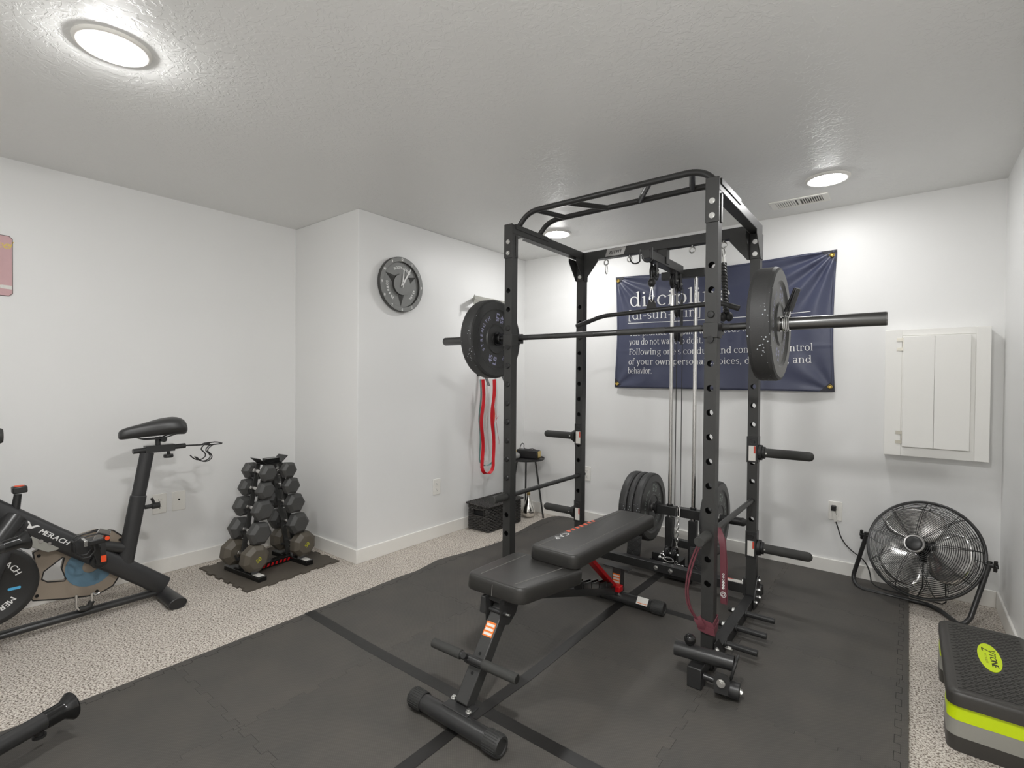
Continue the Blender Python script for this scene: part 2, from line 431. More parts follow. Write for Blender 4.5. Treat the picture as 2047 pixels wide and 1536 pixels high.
# ------------------------------------------------------------------ the room
H = 2.306; XL, XJ, XR = -3.588, -2.807, .3985; YJ, YB, YF = 1.943, 3.744, -.28
MAT = .012                                             # thickness of the foam tiles
struct('floor', B().box((XL-.1,YF-.1,-.05),(XR+.1,YB+.1,0)), M['carpet'])
struct('ceiling', B().box((XL-.1,YF-.1,H),(XR+.1,YB+.1,H+.05)), M['ceil'])
struct('wall_left', B().box((XL-.1,YF-.1,0),(XL,YJ,H)), M['wall'])
struct('wall_corner', B().box((XL-.1,YJ,0),(XJ,YB+.1,H)), M['wall'], bevel=.004)
struct('wall_back', B().box((XJ,YB,0),(XR+.1,YB+.1,H)), M['wall'])
struct('wall_right', B().box((XR,YF-.1,0),(XR+.1,YB,H)), M['wall'])
struct('wall_front', B().box((XL,YF-.1,0),(XR,YF,H)), M['wall'])
HB, TB = .0915, .013
struct('baseboard_left', B().box((XL,YF,0),(XL+TB,YJ-TB,HB)), M['trimw'], bevel=.003)
struct('baseboard_alcove', B().box((XL,YJ-TB,0),(XJ+TB,YJ,HB)), M['trimw'], bevel=.003)
struct('baseboard_side', B().box((XJ,YJ,0),(XJ+TB,YB-TB,HB)), M['trimw'], bevel=.003)
struct('baseboard_back', B().box((XJ,YB-TB,0),(XR-TB,YB,HB)), M['trimw'], bevel=.003)
struct('baseboard_right', B().box((XR-TB,YF,0),(XR,YB,HB)), M['trimw'], bevel=.003)

# recessed disc lights
def disc_light(x, y, label, lens='lens'):
    t = thing('ceiling_light', label, 'ceiling light', (x,y,H), group='round flush ceiling lights')
    obj('trim_ring', B().ring([(.084,-.008),(.090,-.0105),(.099,-.0095),(.106,-.004),(.107,0),(.084,0)], n=64), M['plastic_white'], t)
    k = 1 if lens in ('lens', 'lensd') else .55                     # the two by the back wall have flatter lenses
    obj('lens', B().lathe([(0,-.007-.025*k),(.035,-.007-.0235*k),(.060,-.007-.0175*k),(.076,-.007-.010*k),(.0838,-.007)], n=64, close=False), M[lens], t)
    return t
disc_light(-2.085, .495, 'lit round ceiling light above the exercise bike')
disc_light(-2.088, 3.18, 'lit round ceiling light seen through the top of the power rack', 'lensb')
disc_light(-.36, 3.178, 'lit round ceiling light beside the white ceiling vent', 'lensc')
disc_light(-.36, .495, 'lit round ceiling light over the near right part of the room', 'lensd')

# supply vent
t = thing('ceiling_vent', 'white rectangular ceiling vent with two banks of louvres beside a round light', 'vent', (-.538,3.482,H))
fr = B()
for lo, hi in (((-.155,-.075,-.006),(.155,-.052,0)),((-.155,.052,-.006),(.155,.075,0)),((-.155,-.052,-.006),(-.122,.052,0)),((.122,-.052,-.006),(.155,.052,0)),((-.008,-.052,-.006),(.008,.052,0))):
    fr.box(lo, hi)
obj('frame', fr, M['plastic_white'], t, bevel=.0015)
lv = B()
for k in range(9):
    for sgn in (-1, 1):
        x = sgn*(.016+.0118*k+.005)
        lv.beam((x,-.052,-.004),(x,.052,-.004),.0075,.0012,up=(.55*sgn,0,1))
obj('louvres', lv, M['plastic_white'], t)
obj('duct', B().box((-.122,-.052,-.0012),(.122,.052,-.0006)), mat('duct_grey', rgb(96,95,92), .7), t)

# wall plates (local: x along the wall, z up, -y out of the wall)
def plate(label, name, loc, rotz, kind):
    t = thing(name, label, 'wall plate', loc, rotz, 'white wall plates')
    obj('cover', B().box((-.037,-.006,-.06),(.037,0,.06)), M['plastic_white'], t, bevel=.003)
    if kind == 'outlet':
        for dz in (-.021, .021):
            r = obj('receptacle', B().box((-.0165,-.0075,dz-.0145),(.0165,-.0055,dz+.0145)), M['plastic_white'], t, bevel=.004)
            sl = B()
            sl.box((-.0075,-.0079,dz-.001),(-.0055,-.0074,dz+.007)).box((.0055,-.0079,dz-.001),(.0075,-.0074,dz+.006))
            sl.cyl((0,-.0079,dz-.008),(0,-.0074,dz-.008),.0026,n=12)
            obj('slots', sl, M['darkin'], r)
    else:
        obj('jack', B().cyl((0,-.0075,.008),(0,-.006,.008),.006,n=6), M['darkin'], t)
    sc = B()
    for dz in ((-.048,.048) if kind != 'outlet' else (-.048,.048)): sc.cyl((0,-.0068,dz),(0,-.0058,dz),.003,n=10)
    obj('screw', sc, M['plastic_white'], t)
    return t
plate('white wall outlet behind the bike seat post, left of the data plate', 'wall_outlet', (XL,1.077,.432), radians(90), 'outlet')
plate('white data jack plate on the left wall, right of the outlet behind the bike', 'data_plate', (XL,1.181,.432), radians(90), 'jack')
plate('white wall outlet low on the wall between the clock and the wicker basket', 'wall_outlet', (XJ,2.643,.388), radians(90), 'outlet')
plate('white wall outlet on the back wall with the fan cord plugged in', 'wall_outlet', (-.352,YB,.40), 0, 'outlet')
plate('white wall outlet partly hidden behind the rear left rack post', 'wall_outlet', (-2.135,YB,.413), 0, 'outlet')

# electrical panel cover
t = thing('panel_box', 'white boxed cover over the electrical panel, mounted on the back wall by the corner', 'panel box', (.1145,YB,1.1535))
bx = B()
w, h = .2255, .3625
for lo, hi in (((-w,-.084,-h),(-.148,0,h)),((.166,-.084,-h),(w,0,h)),((-.148,-.084,.326),(.166,0,h)),((-.148,-.084,-h),(.166,0,-.312)),((-.148,-.082,-.312),(.166,0,.326))):
    bx.box(lo, hi)
obj('surround', bx, M['cab_white'], t, bevel=.0015)
d = obj('door', B().box((-.142,-.102,-.308),(-.0045,-.0825,.321)).box((-.0035,-.102,-.308),(.1455,-.0825,.321)), M['cab_white'], t, bevel=.0015)
for z in (.277, -.257):
    hg = B()
    for dz in (-.027, .027): hg.box((-.172,-.0875,z+dz-.009),(-.146,-.084,z+dz+.009))
    hg.box((-.147,-.0885,z-.037),(-.1425,-.084,z+.037))
    for dz in (-.027, .027): hg.cyl((-.160,-.0895,z+dz),(-.160,-.087,z+dz),.004,n=10)
    obj('hinge', hg, M['hinge'], t)

# pink tin sign at the picture's left edge
t = thing('tin_sign', 'pink metal sign with yellow script on the left wall', 'sign', (XL,.34,1.763), radians(90))
obj('panel', B().prism([(-.1,-.15),(.085,-.15),(.098,-.137),(.098,.139),(.085,.152),(-.1,.152)], frameM((0,-.001,0),(1,0,0),(0,0,1)), .003), M['signpink'], t)
rm = B(); rm.tube([(-.1,-.0045,-.15),(.085,-.0045,-.15),(.098,-.0045,-.137),(.098,-.0045,.139),(.085,-.0045,.152),(-.1,-.0045,.152)], .0016, 6)
obj('rim', rm, M['signrim'], t)
obj('script', text(B(), 'feel', .055, frameM((.09,-.0046,.088),(1,0,0),(0,0,1)), 'r', gap=.02, shear=.35), M['signgold'], t)
pc = B(); F = frameM((0,-.0046,0),(1,0,0),(0,0,1))
pc.flat([(-.1,-.115),(.02,-.10),(.045,-.06),(.05,-.035),(.03,-.028),(-.1,-.03)], F); pc.flat([(-.1,-.012),(.035,-.013),(.04,.0),(.02,.008),(-.1,.012)], F)
obj('figure_print', pc, M['signwhite'], t)
obj('blade_print', B().flat([(.03,-.105),(.06,-.097),(.098,-.098),(.098,-.117),(.06,-.115)], F), M['label'], t)

# ------------------------------------------------------------------ floor tiles
XS = [-2.39,-1.787,-1.19,-.606,.017]; YS = [.172,.77,1.362,1.95,2.55,3.14,3.728]
def seam(p, q, depth=.011, pitch=.0597):
    """puzzle edge from p to q"""
    p = V((*p,0)); q = V((*q,0)); d = (q-p); L = d.length; d.normalize(); n = V((-d.y,d.x,0)); k = max(2, round(L/pitch)); out = [p]
    for i in range(k):
        s = 1 if i % 2 else -1; a = L*i/k; b = L*(i+1)/k; e = .006
        if i > 0: out.append(p+d*(a-e*0+.004)+n*(s*depth))
        else: out.append(p+d*(a+.004)+n*(s*depth*.0))
        if i == 0: out.append(p+d*(a+.018)+n*0); out.append(p+d*(a+.014)+n*(s*depth))
        if i < k-1: out.append(p+d*(b-.004+.008)+n*(s*depth)); out.append(p+d*(b-.004)+n*0) if False else None
        else: out.append(p+d*(b-.014)+n*(s*depth)); out.append(p+d*(b-.018))
    out.append(q); return [(v.x,v.y) for v in out]
vcache = {}
def vseam(i, j):
    """vertical seam i between rows j, j+1"""
    x = XS[i]; a, b = YS[j], YS[j+1]
    if i == 0:
        left = {0: [(-2.385,a),(-2.388,b)], 1: [(-2.388,a),(-2.392,b)], 2: [(-2.392,a),(-2.398,1.55),(-2.396,1.75),(-2.402,b)],
                3: [(-2.402,a),(-2.392,2.09),(-2.412,2.2),(-2.43,2.30),(-2.416,2.40),(-2.39,2.5),(-2.385,b)],
                4: [(-2.385,a),(-2.355,2.7),(-2.348,2.85),(-2.362,2.98),(-2.388,3.07),(-2.393,b)],
                5: [(-2.393,a),(-2.433,3.38),(-2.447,3.55),(-2.43,3.66),(-2.39,3.71),(-2.34,b)]}
        return left[j]
    if i == 4: return [(x,a),(x,b)]
    return seam((x,a),(x,b))
def hseam(j, i):
    y = YS[j]; a, b = XS[i], XS[i+1]
    if i == 0: a = vseam(0, min(j,5))[0][0] if j < 6 else -2.34
    if j == 6: return [(a,y),(b,y)]
    return seam((a,y),(b,y))
def shrink(poly, g):
    n = len(poly); ar = sum(poly[k][0]*poly[(k+1)%n][1]-poly[(k+1)%n][0]*poly[k][1] for k in range(n)); out = []
    sg = 1 if ar > 0 else -1
    for k in range(n):
        p0, p1, p2 = V(poly[k-1]), V(poly[k]), V(poly[(k+1)%n])
        e1 = (p1-p0); e2 = (p2-p1)
        if e1.length < 1e-6 or e2.length < 1e-6: out.append(tuple(p1)); continue
        e1.normalize(); e2.normalize(); n1 = V((-e1.y,e1.x))*sg; n2 = V((-e2.y,e2.x))*sg; nn = n1+n2
        nn = nn*(1/max(.5,nn.length_squared/2))*.5*2/2 if nn.length > .1 else n1
        out.append((p1.x+nn.x*g, p1.y+nn.y*g))
    return out
colname = ['in the column nearest the bike','second column from the bike','second column from the step platform','in the column nearest the step platform'] #['in the column against the carpet on the bike side','in the second column from the bike-side carpet','in the second column from the step platform side','in the column against the carpet by the step platform']
rowname = ['row nearest the camera','second row from the camera','row under the bench seat front','row under the rack front','row under the rack back','row along the back wall'] #['in the row nearest the camera','in the second row from the camera','in the row under the front of the bench seat','in the row under the front of the rack','in the row under the back of the rack','in the row along the back wall']
def foam_tile(i, j):
    poly = hseam(j, i)[:-1]+vseam(i+1, j)[:-1]+hseam(j+1, i)[::-1][:-1]+vseam(i, j)[::-1][:-1]
    cl = [poly[0]]
    for p in poly[1:]:
        if (V(p)-V(cl[-1])).length > 1e-5: cl.append(p)
    cx, cy = (XS[i]+XS[i+1])/2, (YS[j]+YS[j+1])/2
    pl = [(x-cx, y-cy) for x, y in shrink(cl, .0008)]
    o = obj('foam_tile', B().prism(pl, Mx.Identity(4), MAT), M['foam'], smooth=False, loc=(cx,cy,0))
    if i in (0, 3):                                    # the border strip clipped onto the outside teeth
        a = XS[0]+.035 if i == 0 else XS[4]-.03
        s = seam((a-cx,YS[j]-cy+.003),(a-cx,YS[j+1]-cy-.003), .009, .05)
        bd = B()
        for k in range(len(s)-1): bd.beam((*s[k],MAT-.0006),(*s[k+1],MAT-.0006),.0016,.0018)
        obj('border_seam', bd, M['darkin'], o)
    return tag(o, 'black foam tile '+colname[i]+', '+rowname[j], 'foam tile', 'black interlocking foam tiles')
for j in range(6):
    for i in range(4):
        if (j == 0 and i > 1) or (j == 1 and i > 2): continue
        foam_tile(i, j)
def tape(label, pts, w, dz=0):
    b = B(); n = len(pts)
    vs = []
    for k, p in enumerate(pts):
        d = V(pts[min(k+1,n-1)])-V(pts[max(k-1,0)]); d.normalize(); nn = V((-d.y,d.x))*w/2
        for s in (-1, 1):
            for z in (MAT+.0001+dz, MAT+.0008+dz): vs.append((p[0]+nn.x*s, p[1]+nn.y*s, z))
    fs = [(0,2,3,1),((n-1)*4,(n-1)*4+1,(n-1)*4+3,(n-1)*4+2)]
    for k in range(n-1):
        a = k*4; c = a+4
        fs += [(a+1,a+3,c+3,c+1),(a,c,c+2,a+2),(a,a+1,c+1,c),(a+2,c+2,c+3,a+3)]
    return tag(obj('tape_strip', b.add(vs, fs), M['tape'], smooth=False), label, 'tape', 'black tape strips over the mat seams')
tape('strip of black tape crossing the mats under the front foot of the bench', [(-2.395,1.375),(-1.9,1.362),(-1.3,1.366),(-.9,1.369),(-.62,1.372)], .052)
tape('long strip of black tape running under the bench towards the back wall', [(-1.206,.79),(-1.203,1.35)]+[(-1.196+.004*sin(k),1.4+.2*k) for k in range(1,11)], .049, .0009)
tape('short strip of black tape between the bench rear foot and the front right rack post', [(-1.09,2.548),(-.85,2.552),(-.63,2.556)], .05)
# ------------------------------------------------------------------ power rack
RX, RY, RPHI = -1.7378, 2.1314, .0087
W, D, P = 1.117, .817, .0496
RT = 2.05; RB = MAT
rack = thing('power_rack', 'tall black power rack with cable tower standing on the foam mats', 'power rack', (RX,RY,0), RPHI)
Rw = Mx.Translation((RX,RY,0)) @ Mx.Rotation(RPHI, 4, 'Z')      # rack frame -> world
def rw(x, y, z): return Rw @ V((x,y,z))
HZ = [.370+.1017*k for k in range(14)]
HR = .0137
def post_mesh(x0, y0, zb, zt, holes):
    """square tube with through holes in its front and back faces"""
    b = B(); x1, y1 = x0+P, y0+P; xc = x0+P/2
    b.add([(x0,y0,zb),(x0,y1,zb),(x0,y1,zt),(x0,y0,zt)], [(0,3,2,1)])
    b.add([(x1,y0,zb),(x1,y1,zb),(x1,y1,zt),(x1,y0,zt)], [(0,1,2,3)])
    b.add([(x0,y0,zt),(x1,y0,zt),(x1,y1,zt),(x0,y1,zt)], [(0,1,2,3)])
    for y, rev in ((y0, 0), (y1, 1)):
        z = zb
        for hz in list(holes)+[None]:
            e = (hz-P/2) if hz is not None else zt
            b.add([(x0,y,z),(x1,y,z),(x1,y,e),(x0,y,e)], [(0,3,2,1) if rev else (0,1,2,3)])
            if hz is None: break
            n = 24; vs = []
            for k in range(n):
                a = 2*pi*k/n; c, s = cos(a), sin(a); m = max(abs(c), abs(s))
                vs.append((xc+HR*c, y, hz+HR*s)); vs.append((xc+P/2*c/m, y, hz+P/2*s/m))
            dy = .003 if not rev else -.003
            vs += [(xc+HR*cos(2*pi*k/n), y+dy, hz+HR*sin(2*pi*k/n)) for k in range(n)]
            fs = []
            for k in range(n):
                k2 = (k+1) % n
                fs.append((2*k,2*k+1,2*k2+1,2*k2) if not rev else (2*k,2*k2,2*k2+1,2*k+1))
                fs.append((2*k,2*k2,2*n+k2,2*n+k))
            b.add(vs, fs); z = hz+P/2
    return b
for x, y, zt in ((0,0,2.0),(W-P,0,2.0),(0,D-P,2.0),(W-P,D-P,2.0)):
    obj('post', post_mesh(x, y, .0625 if y else RB, zt, HZ), M['rack'], rack, smooth=False)
# plugs
def plug(x, y, z, r=.0155):
    obj('hole_plug', B().lathe([(r,0),(r,.003),(r*.8,.0065),(0,.0075)], axisM((x,y,z),(0,-1,0)), n=20, close=False), M['plastic_blk'], rack)
for k in (11, 10, 9, 8, 7, 6, 5, 4, 3): plug(P/2, 0, HZ[k])
plug(W-P/2, 0, HZ[11])
plug(W-P/2, D-P, HZ[11]); plug(P/2, D-P, HZ[11])
# base
def bolt(b, p, ax, r=.0085):
    p = V(p); ax = V(ax)
    b.cyl(p, p+ax*.002, r*1.35, n=16); b.cyl(p+ax*.002, p+ax*.0075, r, n=6); b.cyl(p+ax*.0075, p+ax*.010, r*.55, n=10)
def bolts(parent, ps, ax, r=.0085, m='zinc'):
    for q in ps:
        b_ = B(); bolt(b_, q, ax, r); obj('bolt', b_, M[m], parent)
for x in (0, W-P):
    bm = obj('base_beam', B().box((x,P+.002,RB),(x+P,.955,RB+.0497)), M['rackd'], rack, bevel=.003)
    obj('end_cap', B().box((x-.002,.955,RB-.001),(x+P+.002,.966,RB+.053)), M['rubberd'], bm, bevel=.002)
    s = 1 if x else -1; xo = x+P if x else x
    for poly, y in (([(-.046,0),(.085,0),(.085,.045),(.01,.115),(-.046,.115)],0.05),([(-.085,0),(.045,0),(.045,.14),(.03,.15),(-.01,.15),(-.085,.05)],.79)):
        g = obj('gusset_plate', B().prism(poly, frameM((xo+(.004 if s > 0 else 0),y,RB+.0005),(0,1,0),(0,0,1)), -.004 if False else .004) if s > 0 else B().prism(poly, frameM((xo,y,RB+.0005),(0,1,0),(0,0,1)), .004), M['rackd'], rack)
        if s > 0:
            bolts(g, [(xo+.008,y+by,RB+bz) for by, bz in (((-.02,.03),(-.02,.08)) if y < .5 else ((.03,.03),(.015,.075),(.02,.125),(-.05,.03)))], (1,0,0))
cb = obj('rear_cross_beam', B().box((P,D-P,.062),(W-P,D,.113)), M['rackd'], rack, bevel=.003)
for x in (.567, .656):
    bb = B(); bolt(bb, (x,D-P,.0875), (0,-1,0), .010); obj('bolt', bb, M['zinc'], cb)
for x in (P, W-P):
    s = 1 if x < .5 else -1
    bk = obj('beam_bracket', B().box((min(x-.004*s,x+.012*s),D-P-.006,.055),(max(x-.004*s,x+.012*s),D+.002,.15)), M['rackd'], rack, bevel=.002)
    bolts(bk, [(x+.012*s,D-P+.02,.125),(x+.012*s,D-P+.02,.075)], (s,0,0))
obj('warning_label', B().box((W-P-.13,D-P+.004,.1131),(W-P-.014,D-.004,.1134)), M['label'], cb)
obj('label_header', B().box((W-P-.12,D-P+.034,.1134),(W-P-.07,D-.005,.1136)), M['redlabel'], cb)
# band pegs on the right base beam
for y in (.19, .372, .555):
    pg = obj('band_peg', B().cyl((W,y,.05),(W+.132,y,.05),.0135,n=18).cyl((W,y,.05),(W+.008,y,.05),.02,n=18), M['tubeblk'], rack, bevel=.0015)
    nt = B(); nt.cyl((W-P,y,.05),(W-P-.012,y,.05),.013,n=6); obj('nut', nt, M['zinc'], pg)
    obj('thread_cap', B().cyl((W-P-.012,y,.05),(W-P-.03,y,.05),.0125,n=14), M['plastic_blk'], pg, bevel=.003)
# top
for x in (0, W-P):
    tb = obj('top_side_beam', B().box((x,P*.0+.002,2.0003),(x+P,D,RT)), M['rack'], rack, bevel=.003)
    # cap bracket folded over the front post
    cbk = B().box((x-.003,-.0045,1.868),(x+P+.003,-.0003,RT+.002))
    c = obj('cap_bracket', cbk, M['rack'], rack, bevel=.0015)
    bolts(c, [(x+P/2,-.0045,z) for z in (1.895, 1.955)], (0,-1,0), .009)
    for xs in (x-.004, x+P+.0005):
        sp = B().box((xs,.028,1.872),(xs+.0035,.048,1.992))
        obj('side_tab', sp, M['rack'], c, bevel=.0015)
    bb = B(); bolt(bb, (x+P/2,.115,2.0), (0,0,-1), .009); obj('bolt', bb, M['zinc'], tb)
    bb = B(); bolt(bb, (x+P/2,.05,1.955), (0,1,0), .009); obj('bolt', bb, M['zinc'], tb)
    obj('mount_plate', B().box((x-.004,.03,RT+.0002),(x+P+.004,.345,RT+.0045)), M['rack'], tb, bevel=.001)
    ml = B()
    for xs in (x-.0044, x+P+.0008): ml.box((xs,.03,RT-.022),(xs+.0035,.345,RT+.0044))
    obj('plate_lip', ml, M['rack'], tb, bevel=.001)
    # rear gussets
    s = 1 if x < .5 else -1; xi = x+P if s > 0 else x
    g = B().prism([(0,0),(.105*s,0),(.105*s,-.022),(.014*s,-.135),(0,-.135)], frameM((xi,D-P+.001,1.9975),(1,0,0),(0,0,1)), .004)
    obj('gusset_plate', g, M['rack'], rack)
    for xs in (x-.004, x+P+.0002):
        g = B().prism([(.05,.0),(-.1,.0),(-.1,-.022),(-.008,-.135),(.05,-.135)], frameM((xs,D-P,1.9975),(0,1,0),(0,0,1)), .0038)
        obj('gusset_plate', g, M['rack'], rack)
    c = obj('cap_bracket', B().box((x,D-P-.0045,1.865),(x+P,D-P-.0003,1.997)), M['rack'], rack, bevel=.001)
    bolts(c, [(x+P/2,D-P-.0045,z) for z in (1.89, 1.955)], (0,-1,0), .0095)
tb = obj('top_rear_beam', B().box((P+.0005,D-P,1.992),(W-P-.0005,D,2.048)), M['rack'], rack, bevel=.003)
npl = obj('name_plate', B().prism([(.208,1.998),(.335,1.998),(.352,2.045),(.222,2.045)], frameM((0,D-P-.0005,0),(1,0,0),(0,0,1)), .0012), M['steel'], tb)
obj('lettering', text(B(), 'RITFIT', .027, frameM((.279,D-P-.0019,2.011),(1,0,0),(0,0,1)), 'c', gap=.09, shear=.28, bold=.03, sx=1.15), M['kprint'], npl)
# pull-up bars
def arc_pts(p0, p1, p2, n=7):
    """quadratic bend"""
    p0, p1, p2 = V(p0), V(p1), V(p2)
    return [p0*(1-t)**2+p1*2*t*(1-t)+p2*t*t for t in [k/n for k in range(n+1)]]
def pull_bar(y, z):
    pts = [V((P/2,y,RT+.002))]+arc_pts((.055,y,RT+.035),(.095,y,z),(.17,y,z),8)
    pts += [V((W-p.x,y,p.z)) for p in pts[::-1]]
    obj('pull_up_bar', B().tube(pts, .0145, 16), M['tubeblk'], rack)
pull_bar(.085, 2.128); pull_bar(.285, 2.128)
for x0, x1 in ((.14,.205),(.335,.47),(.785,.65),(.98,.915)):
    obj('grip_handle', B().cyl((x0,.085,2.128),(x1,.285,2.128),.0135,n=16), M['tubeblk'], rack)
# eye bolts under the rear beam
for x in (.204, .365, .752, .925):
    e = B(); e.cyl((x,.79,1.992),(x,.79,1.985),.006,n=10); e.torus((x,.79,1.967),.0165,.0038,axis=(.25,1,0))
    obj('eye_bolt', e, M['zinc'], rack)
# boom, cross head and guide rods
XC = .60
bo = obj('pulley_boom', B().box((.553,.535,1.893),(.603,1.08,1.945)), M['rack'], rack, bevel=.003)
obj('boom_hanger', B().box((.551,D-P+.004,1.945),(.605,D-.004,1.992)).box((.547,D-P,1.905),(.551,D,1.992)).box((.605,D-P,1.905),(.609,D,1.992)), M['rack'], bo, bevel=.001)
for x, s in ((.540, -1), (.612, 1)):
    hk = arc_pts((x,.545,1.95),(x,.545,1.90),(x,.545,1.885),3)+arc_pts((x,.545,1.885),(x-.004,.53,1.868),(x-.02,.515,1.868),6)[1:]+arc_pts((x-.02,.515,1.868),(x-.036,.50,1.872),(x-.038,.495,1.905),6)[1:]
    obj('hook', B().tube(hk, .0042, 8), M['rackd'], bo)
obj('cross_head', B().box((XC-.145,1.08,1.872),(XC+.135,1.13,1.922)), M['rack'], rack, bevel=.003)
for x in (.524, .676):
    gr = obj('guide_rod', B().cyl((x,1.105,.2),(x,1.105,1.874),.0125,n=18), M['chromerod'], rack)
    obj('rod_foot', B().cyl((x,1.105,.385),(x,1.105,.398),.019,n=16), M['rubberd'], gr)
def pulley(x, y, z, r, parent, name='pulley', up=1):
    b = B(); n = 28
    b.lathe([(r*.2,-.011),(r,-.011),(r*.99,-.008),(r*.84,-.002),(r*.84,.002),(r*.99,.008),(r,.011),(r*.2,.011)], axisM((x,y,z),(1,0,0)), n=n)
    p = obj(name, b, M['plastic_blk'], parent)
    br = B()
    for s in (-1, 1):
        br.prism([(-.016,-.02),(.016,-.02),(.016,r+.022),(-.016,r+.022)] if up > 0 else [(-.016,.02),(.016,.02),(.016,-r-.03),(-.016,-r-.03)], frameM((x+s*.0165-(.0015),y,z),(0,1,0),(0,0,1)), .003)
    obj('pulley_bracket', br, M['rack'], p)
    bb = B(); bolt(bb, (x+.0185,y,z), (1,0,0), .0065); bolt(bb, (x-.0185,y,z), (-1,0,0), .0065); obj('axle_bolt', bb, M['zinc'], p)
    for s in (-1, 1): pass
    obj('pulley_rim', B().torus((x+.0115,y,z), r*.86, .0022, axis=(1,0,0)).torus((x+.0115,y,z), r*.5, .002, axis=(1,0,0)), M['gloss_blk'], p)
    return p
pulley(.578,.662,1.835,.046,rack); pulley(.578,.975,1.835,.046,rack); pulley(.585,1.04,1.822,.046,rack)
# floating double block
fb = obj('pulley_block', B().box((.600,1.03,1.44),(.604,1.066,1.73)), M['rack'], rack, bevel=.006)
bolts(fb, [(.604,1.048,z) for z in (1.50, 1.665)], (1,0,0), .008)
for z in (1.50, 1.655):
    b = B(); r = .042
    b.lathe([(r*.2,-.010),(r,-.010),(r*.84,-.002),(r*.84,.002),(r,.010),(r*.2,.010)], axisM((.582,1.048,z),(1,0,0)), n=28)
    obj('pulley_wheel', b, M['plastic_blk'], fb)
cbm = B()
cbm.tube([(.578,.621,1.835),(.578,.621,1.79)], .0028, 8)
cbm.tube([(.578,.66,1.878),(.58,.97,1.878)], .0028, 8)
for x, y in ((.563,1.085),(.594,1.10)): cbm.tube([(x,y,1.81),(x,y,.40)], .0027, 8)
cbm.tube([(.585,1.0,1.82),(.582,1.01,1.66)], .0027, 8); cbm.tube([(.582,1.088,1.5),(.585,1.082,1.82)], .0027, 8)
cbm.tube([(.58,1.07,.40),(.585,.98,.16)], .0027, 8)
obj('steel_cable', cbm, M['wire'], rack)
# weight carriage
ca = obj('weight_carriage', B().box((XC-.155,1.078,.328),(XC+.155,1.132,.386)), M['rackd'], rack, bevel=.003)
for s in (-1, 1):
    x0 = XC+.155*s; x1 = XC+.37*s
    hn = obj('plate_horn', B().cyl((x0,1.105,.36),(x1,1.105,.36),.0245,n=24), M['tubeblk'], rack, bevel=.0)
    obj('horn_flange', B().cyl((x0,1.105,.36),(x0+.012*s,1.105,.36),.044,n=24), M['rubberd'], hn)
    obj('horn_tip', B().ball((x1,1.105,.36),.0255,n=20), M['rubber'], hn)
for x in (.524, .676):
    obj('tower_upright', B().box((x-.024,1.081,RB+.001),(x+.024,1.129,.315)), M['rackd'], rack, bevel=.003)
obj('tower_cross_bar', B().box((.548,1.085,.13),(.652,1.125,.178)), M['rackd'], rack, bevel=.002)
obj('tower_foot', B().box((.40,1.085,RB),(.80,1.125,RB+.006)).box((.41,1.088,RB+.006),(.50,1.122,RB+.05)).box((.70,1.088,RB+.006),(.79,1.122,RB+.05)), M['rackd'], rack, bevel=.002)
obj('low_row_beam', B().box((.587,D+.001,RB+.012),(.637,1.08,RB+.062)).box((.636,D+.001,RB+.012),(.76,D+.05,RB+.05)), M['rackd'], rack, bevel=.003)
for x, y, z in ((.575,.93,.135),(.612,.955,.125)): pulley(x, y, z, .042, rack, 'low_pulley', up=-1)
# tread plates for the low row
for x0, x1 in ((.328,.42),(.727,.82)):
    fpm = B(); fpm.beam(((x0+x1)/2,.868,.058),((x0+x1)/2,.90,.212),x1-x0,.006,up=(0,-1,.2))
    fp = obj('foot_plate', fpm, M['rackd'], rack, bevel=.002)
    tr = B()
    up = V((0,-1,.2)).normalized(); d = V((0,.032,.154)).normalized()
    for r_ in range(6):
        for c_ in range(3):
            o = V(((x0+x1)/2,.868,.058))+d*(.018+.025*r_)+V((1,0,0))*((c_-1)*.03)+V((0,-1,.2)).normalized()*.0042
            s = 1 if (r_+c_) % 2 else -1
            tr.tube([o+V((1,0,0))*(-.009)+d*(-.007*s), o, o+V((1,0,0))*.009+d*.007*s], .0018, 6)
    obj('tread_pattern', tr, M['diamond'], fp)
    obj('plate_strut', B().beam(((x0+x1)/2,.905,.04),((x0+x1)/2,.885,.12),.03,.02,up=(0,1,0)).box((min((x0+x1)/2,.6),.9,.02),(max((x0+x1)/2,.6),.925,.045)), M['rackd'], fp)
# storage pegs on the rear posts
for x, s in ((0,-1),(W,1)):
    for z in (.832, .322):
        xp = x-s*P/2
        sl = obj('peg_bracket', B().box((xp-P/2-.003,D-P-.005,z-.055),(xp+P/2+.003,D-P-.0005,z+.085)).box((xp+s*(P/2+.0005)-.002,D-P-.005,z-.055),(xp+s*(P/2+.0005)+.002,D+.002,z+.085)), M['rackd'], rack, bevel=.0015)
        obj('warning_label', B().box((xp-.017,D-P-.0056,z-.045),(xp+.017,D-P-.0052,z+.035)), M['label'], sl)
        obj('label_header', B().box((xp+.008,D-P-.006,z-.005),(xp+.0165,D-P-.0056,z+.033)), M['redlabel'], sl)
        obj('pop_pin', B().torus((xp,D-P-.006,z+.058),.012,.002,axis=(0,1,0)).cyl((xp,D-P-.005,z+.058),(xp,D-P-.008,z+.058),.0105,n=16), M['plastic_blk'], sl)
        pg = obj('plate_peg', B().tube([(x+s*.002,.79,z),(x+s*.235,.79,z)], .0242, 24).ball((x+s*.235,.79,z),.0242,n=24), M['foamgrip'], rack)
        obj('peg_flange', B().cyl((x+s*.004,.79,z),(x+s*.02,.79,z),.041,n=28).cyl((x+s*.02,.79,z),(x+s*.034,.79,z),.032,n=28), M['rubberd'], pg, bevel=.002)
        bb = B(); bolt(bb, (x+s*.042,.79-.0235,z), (0,-1,0), .003); obj('set_screw', bb, M['zinc'], pg)
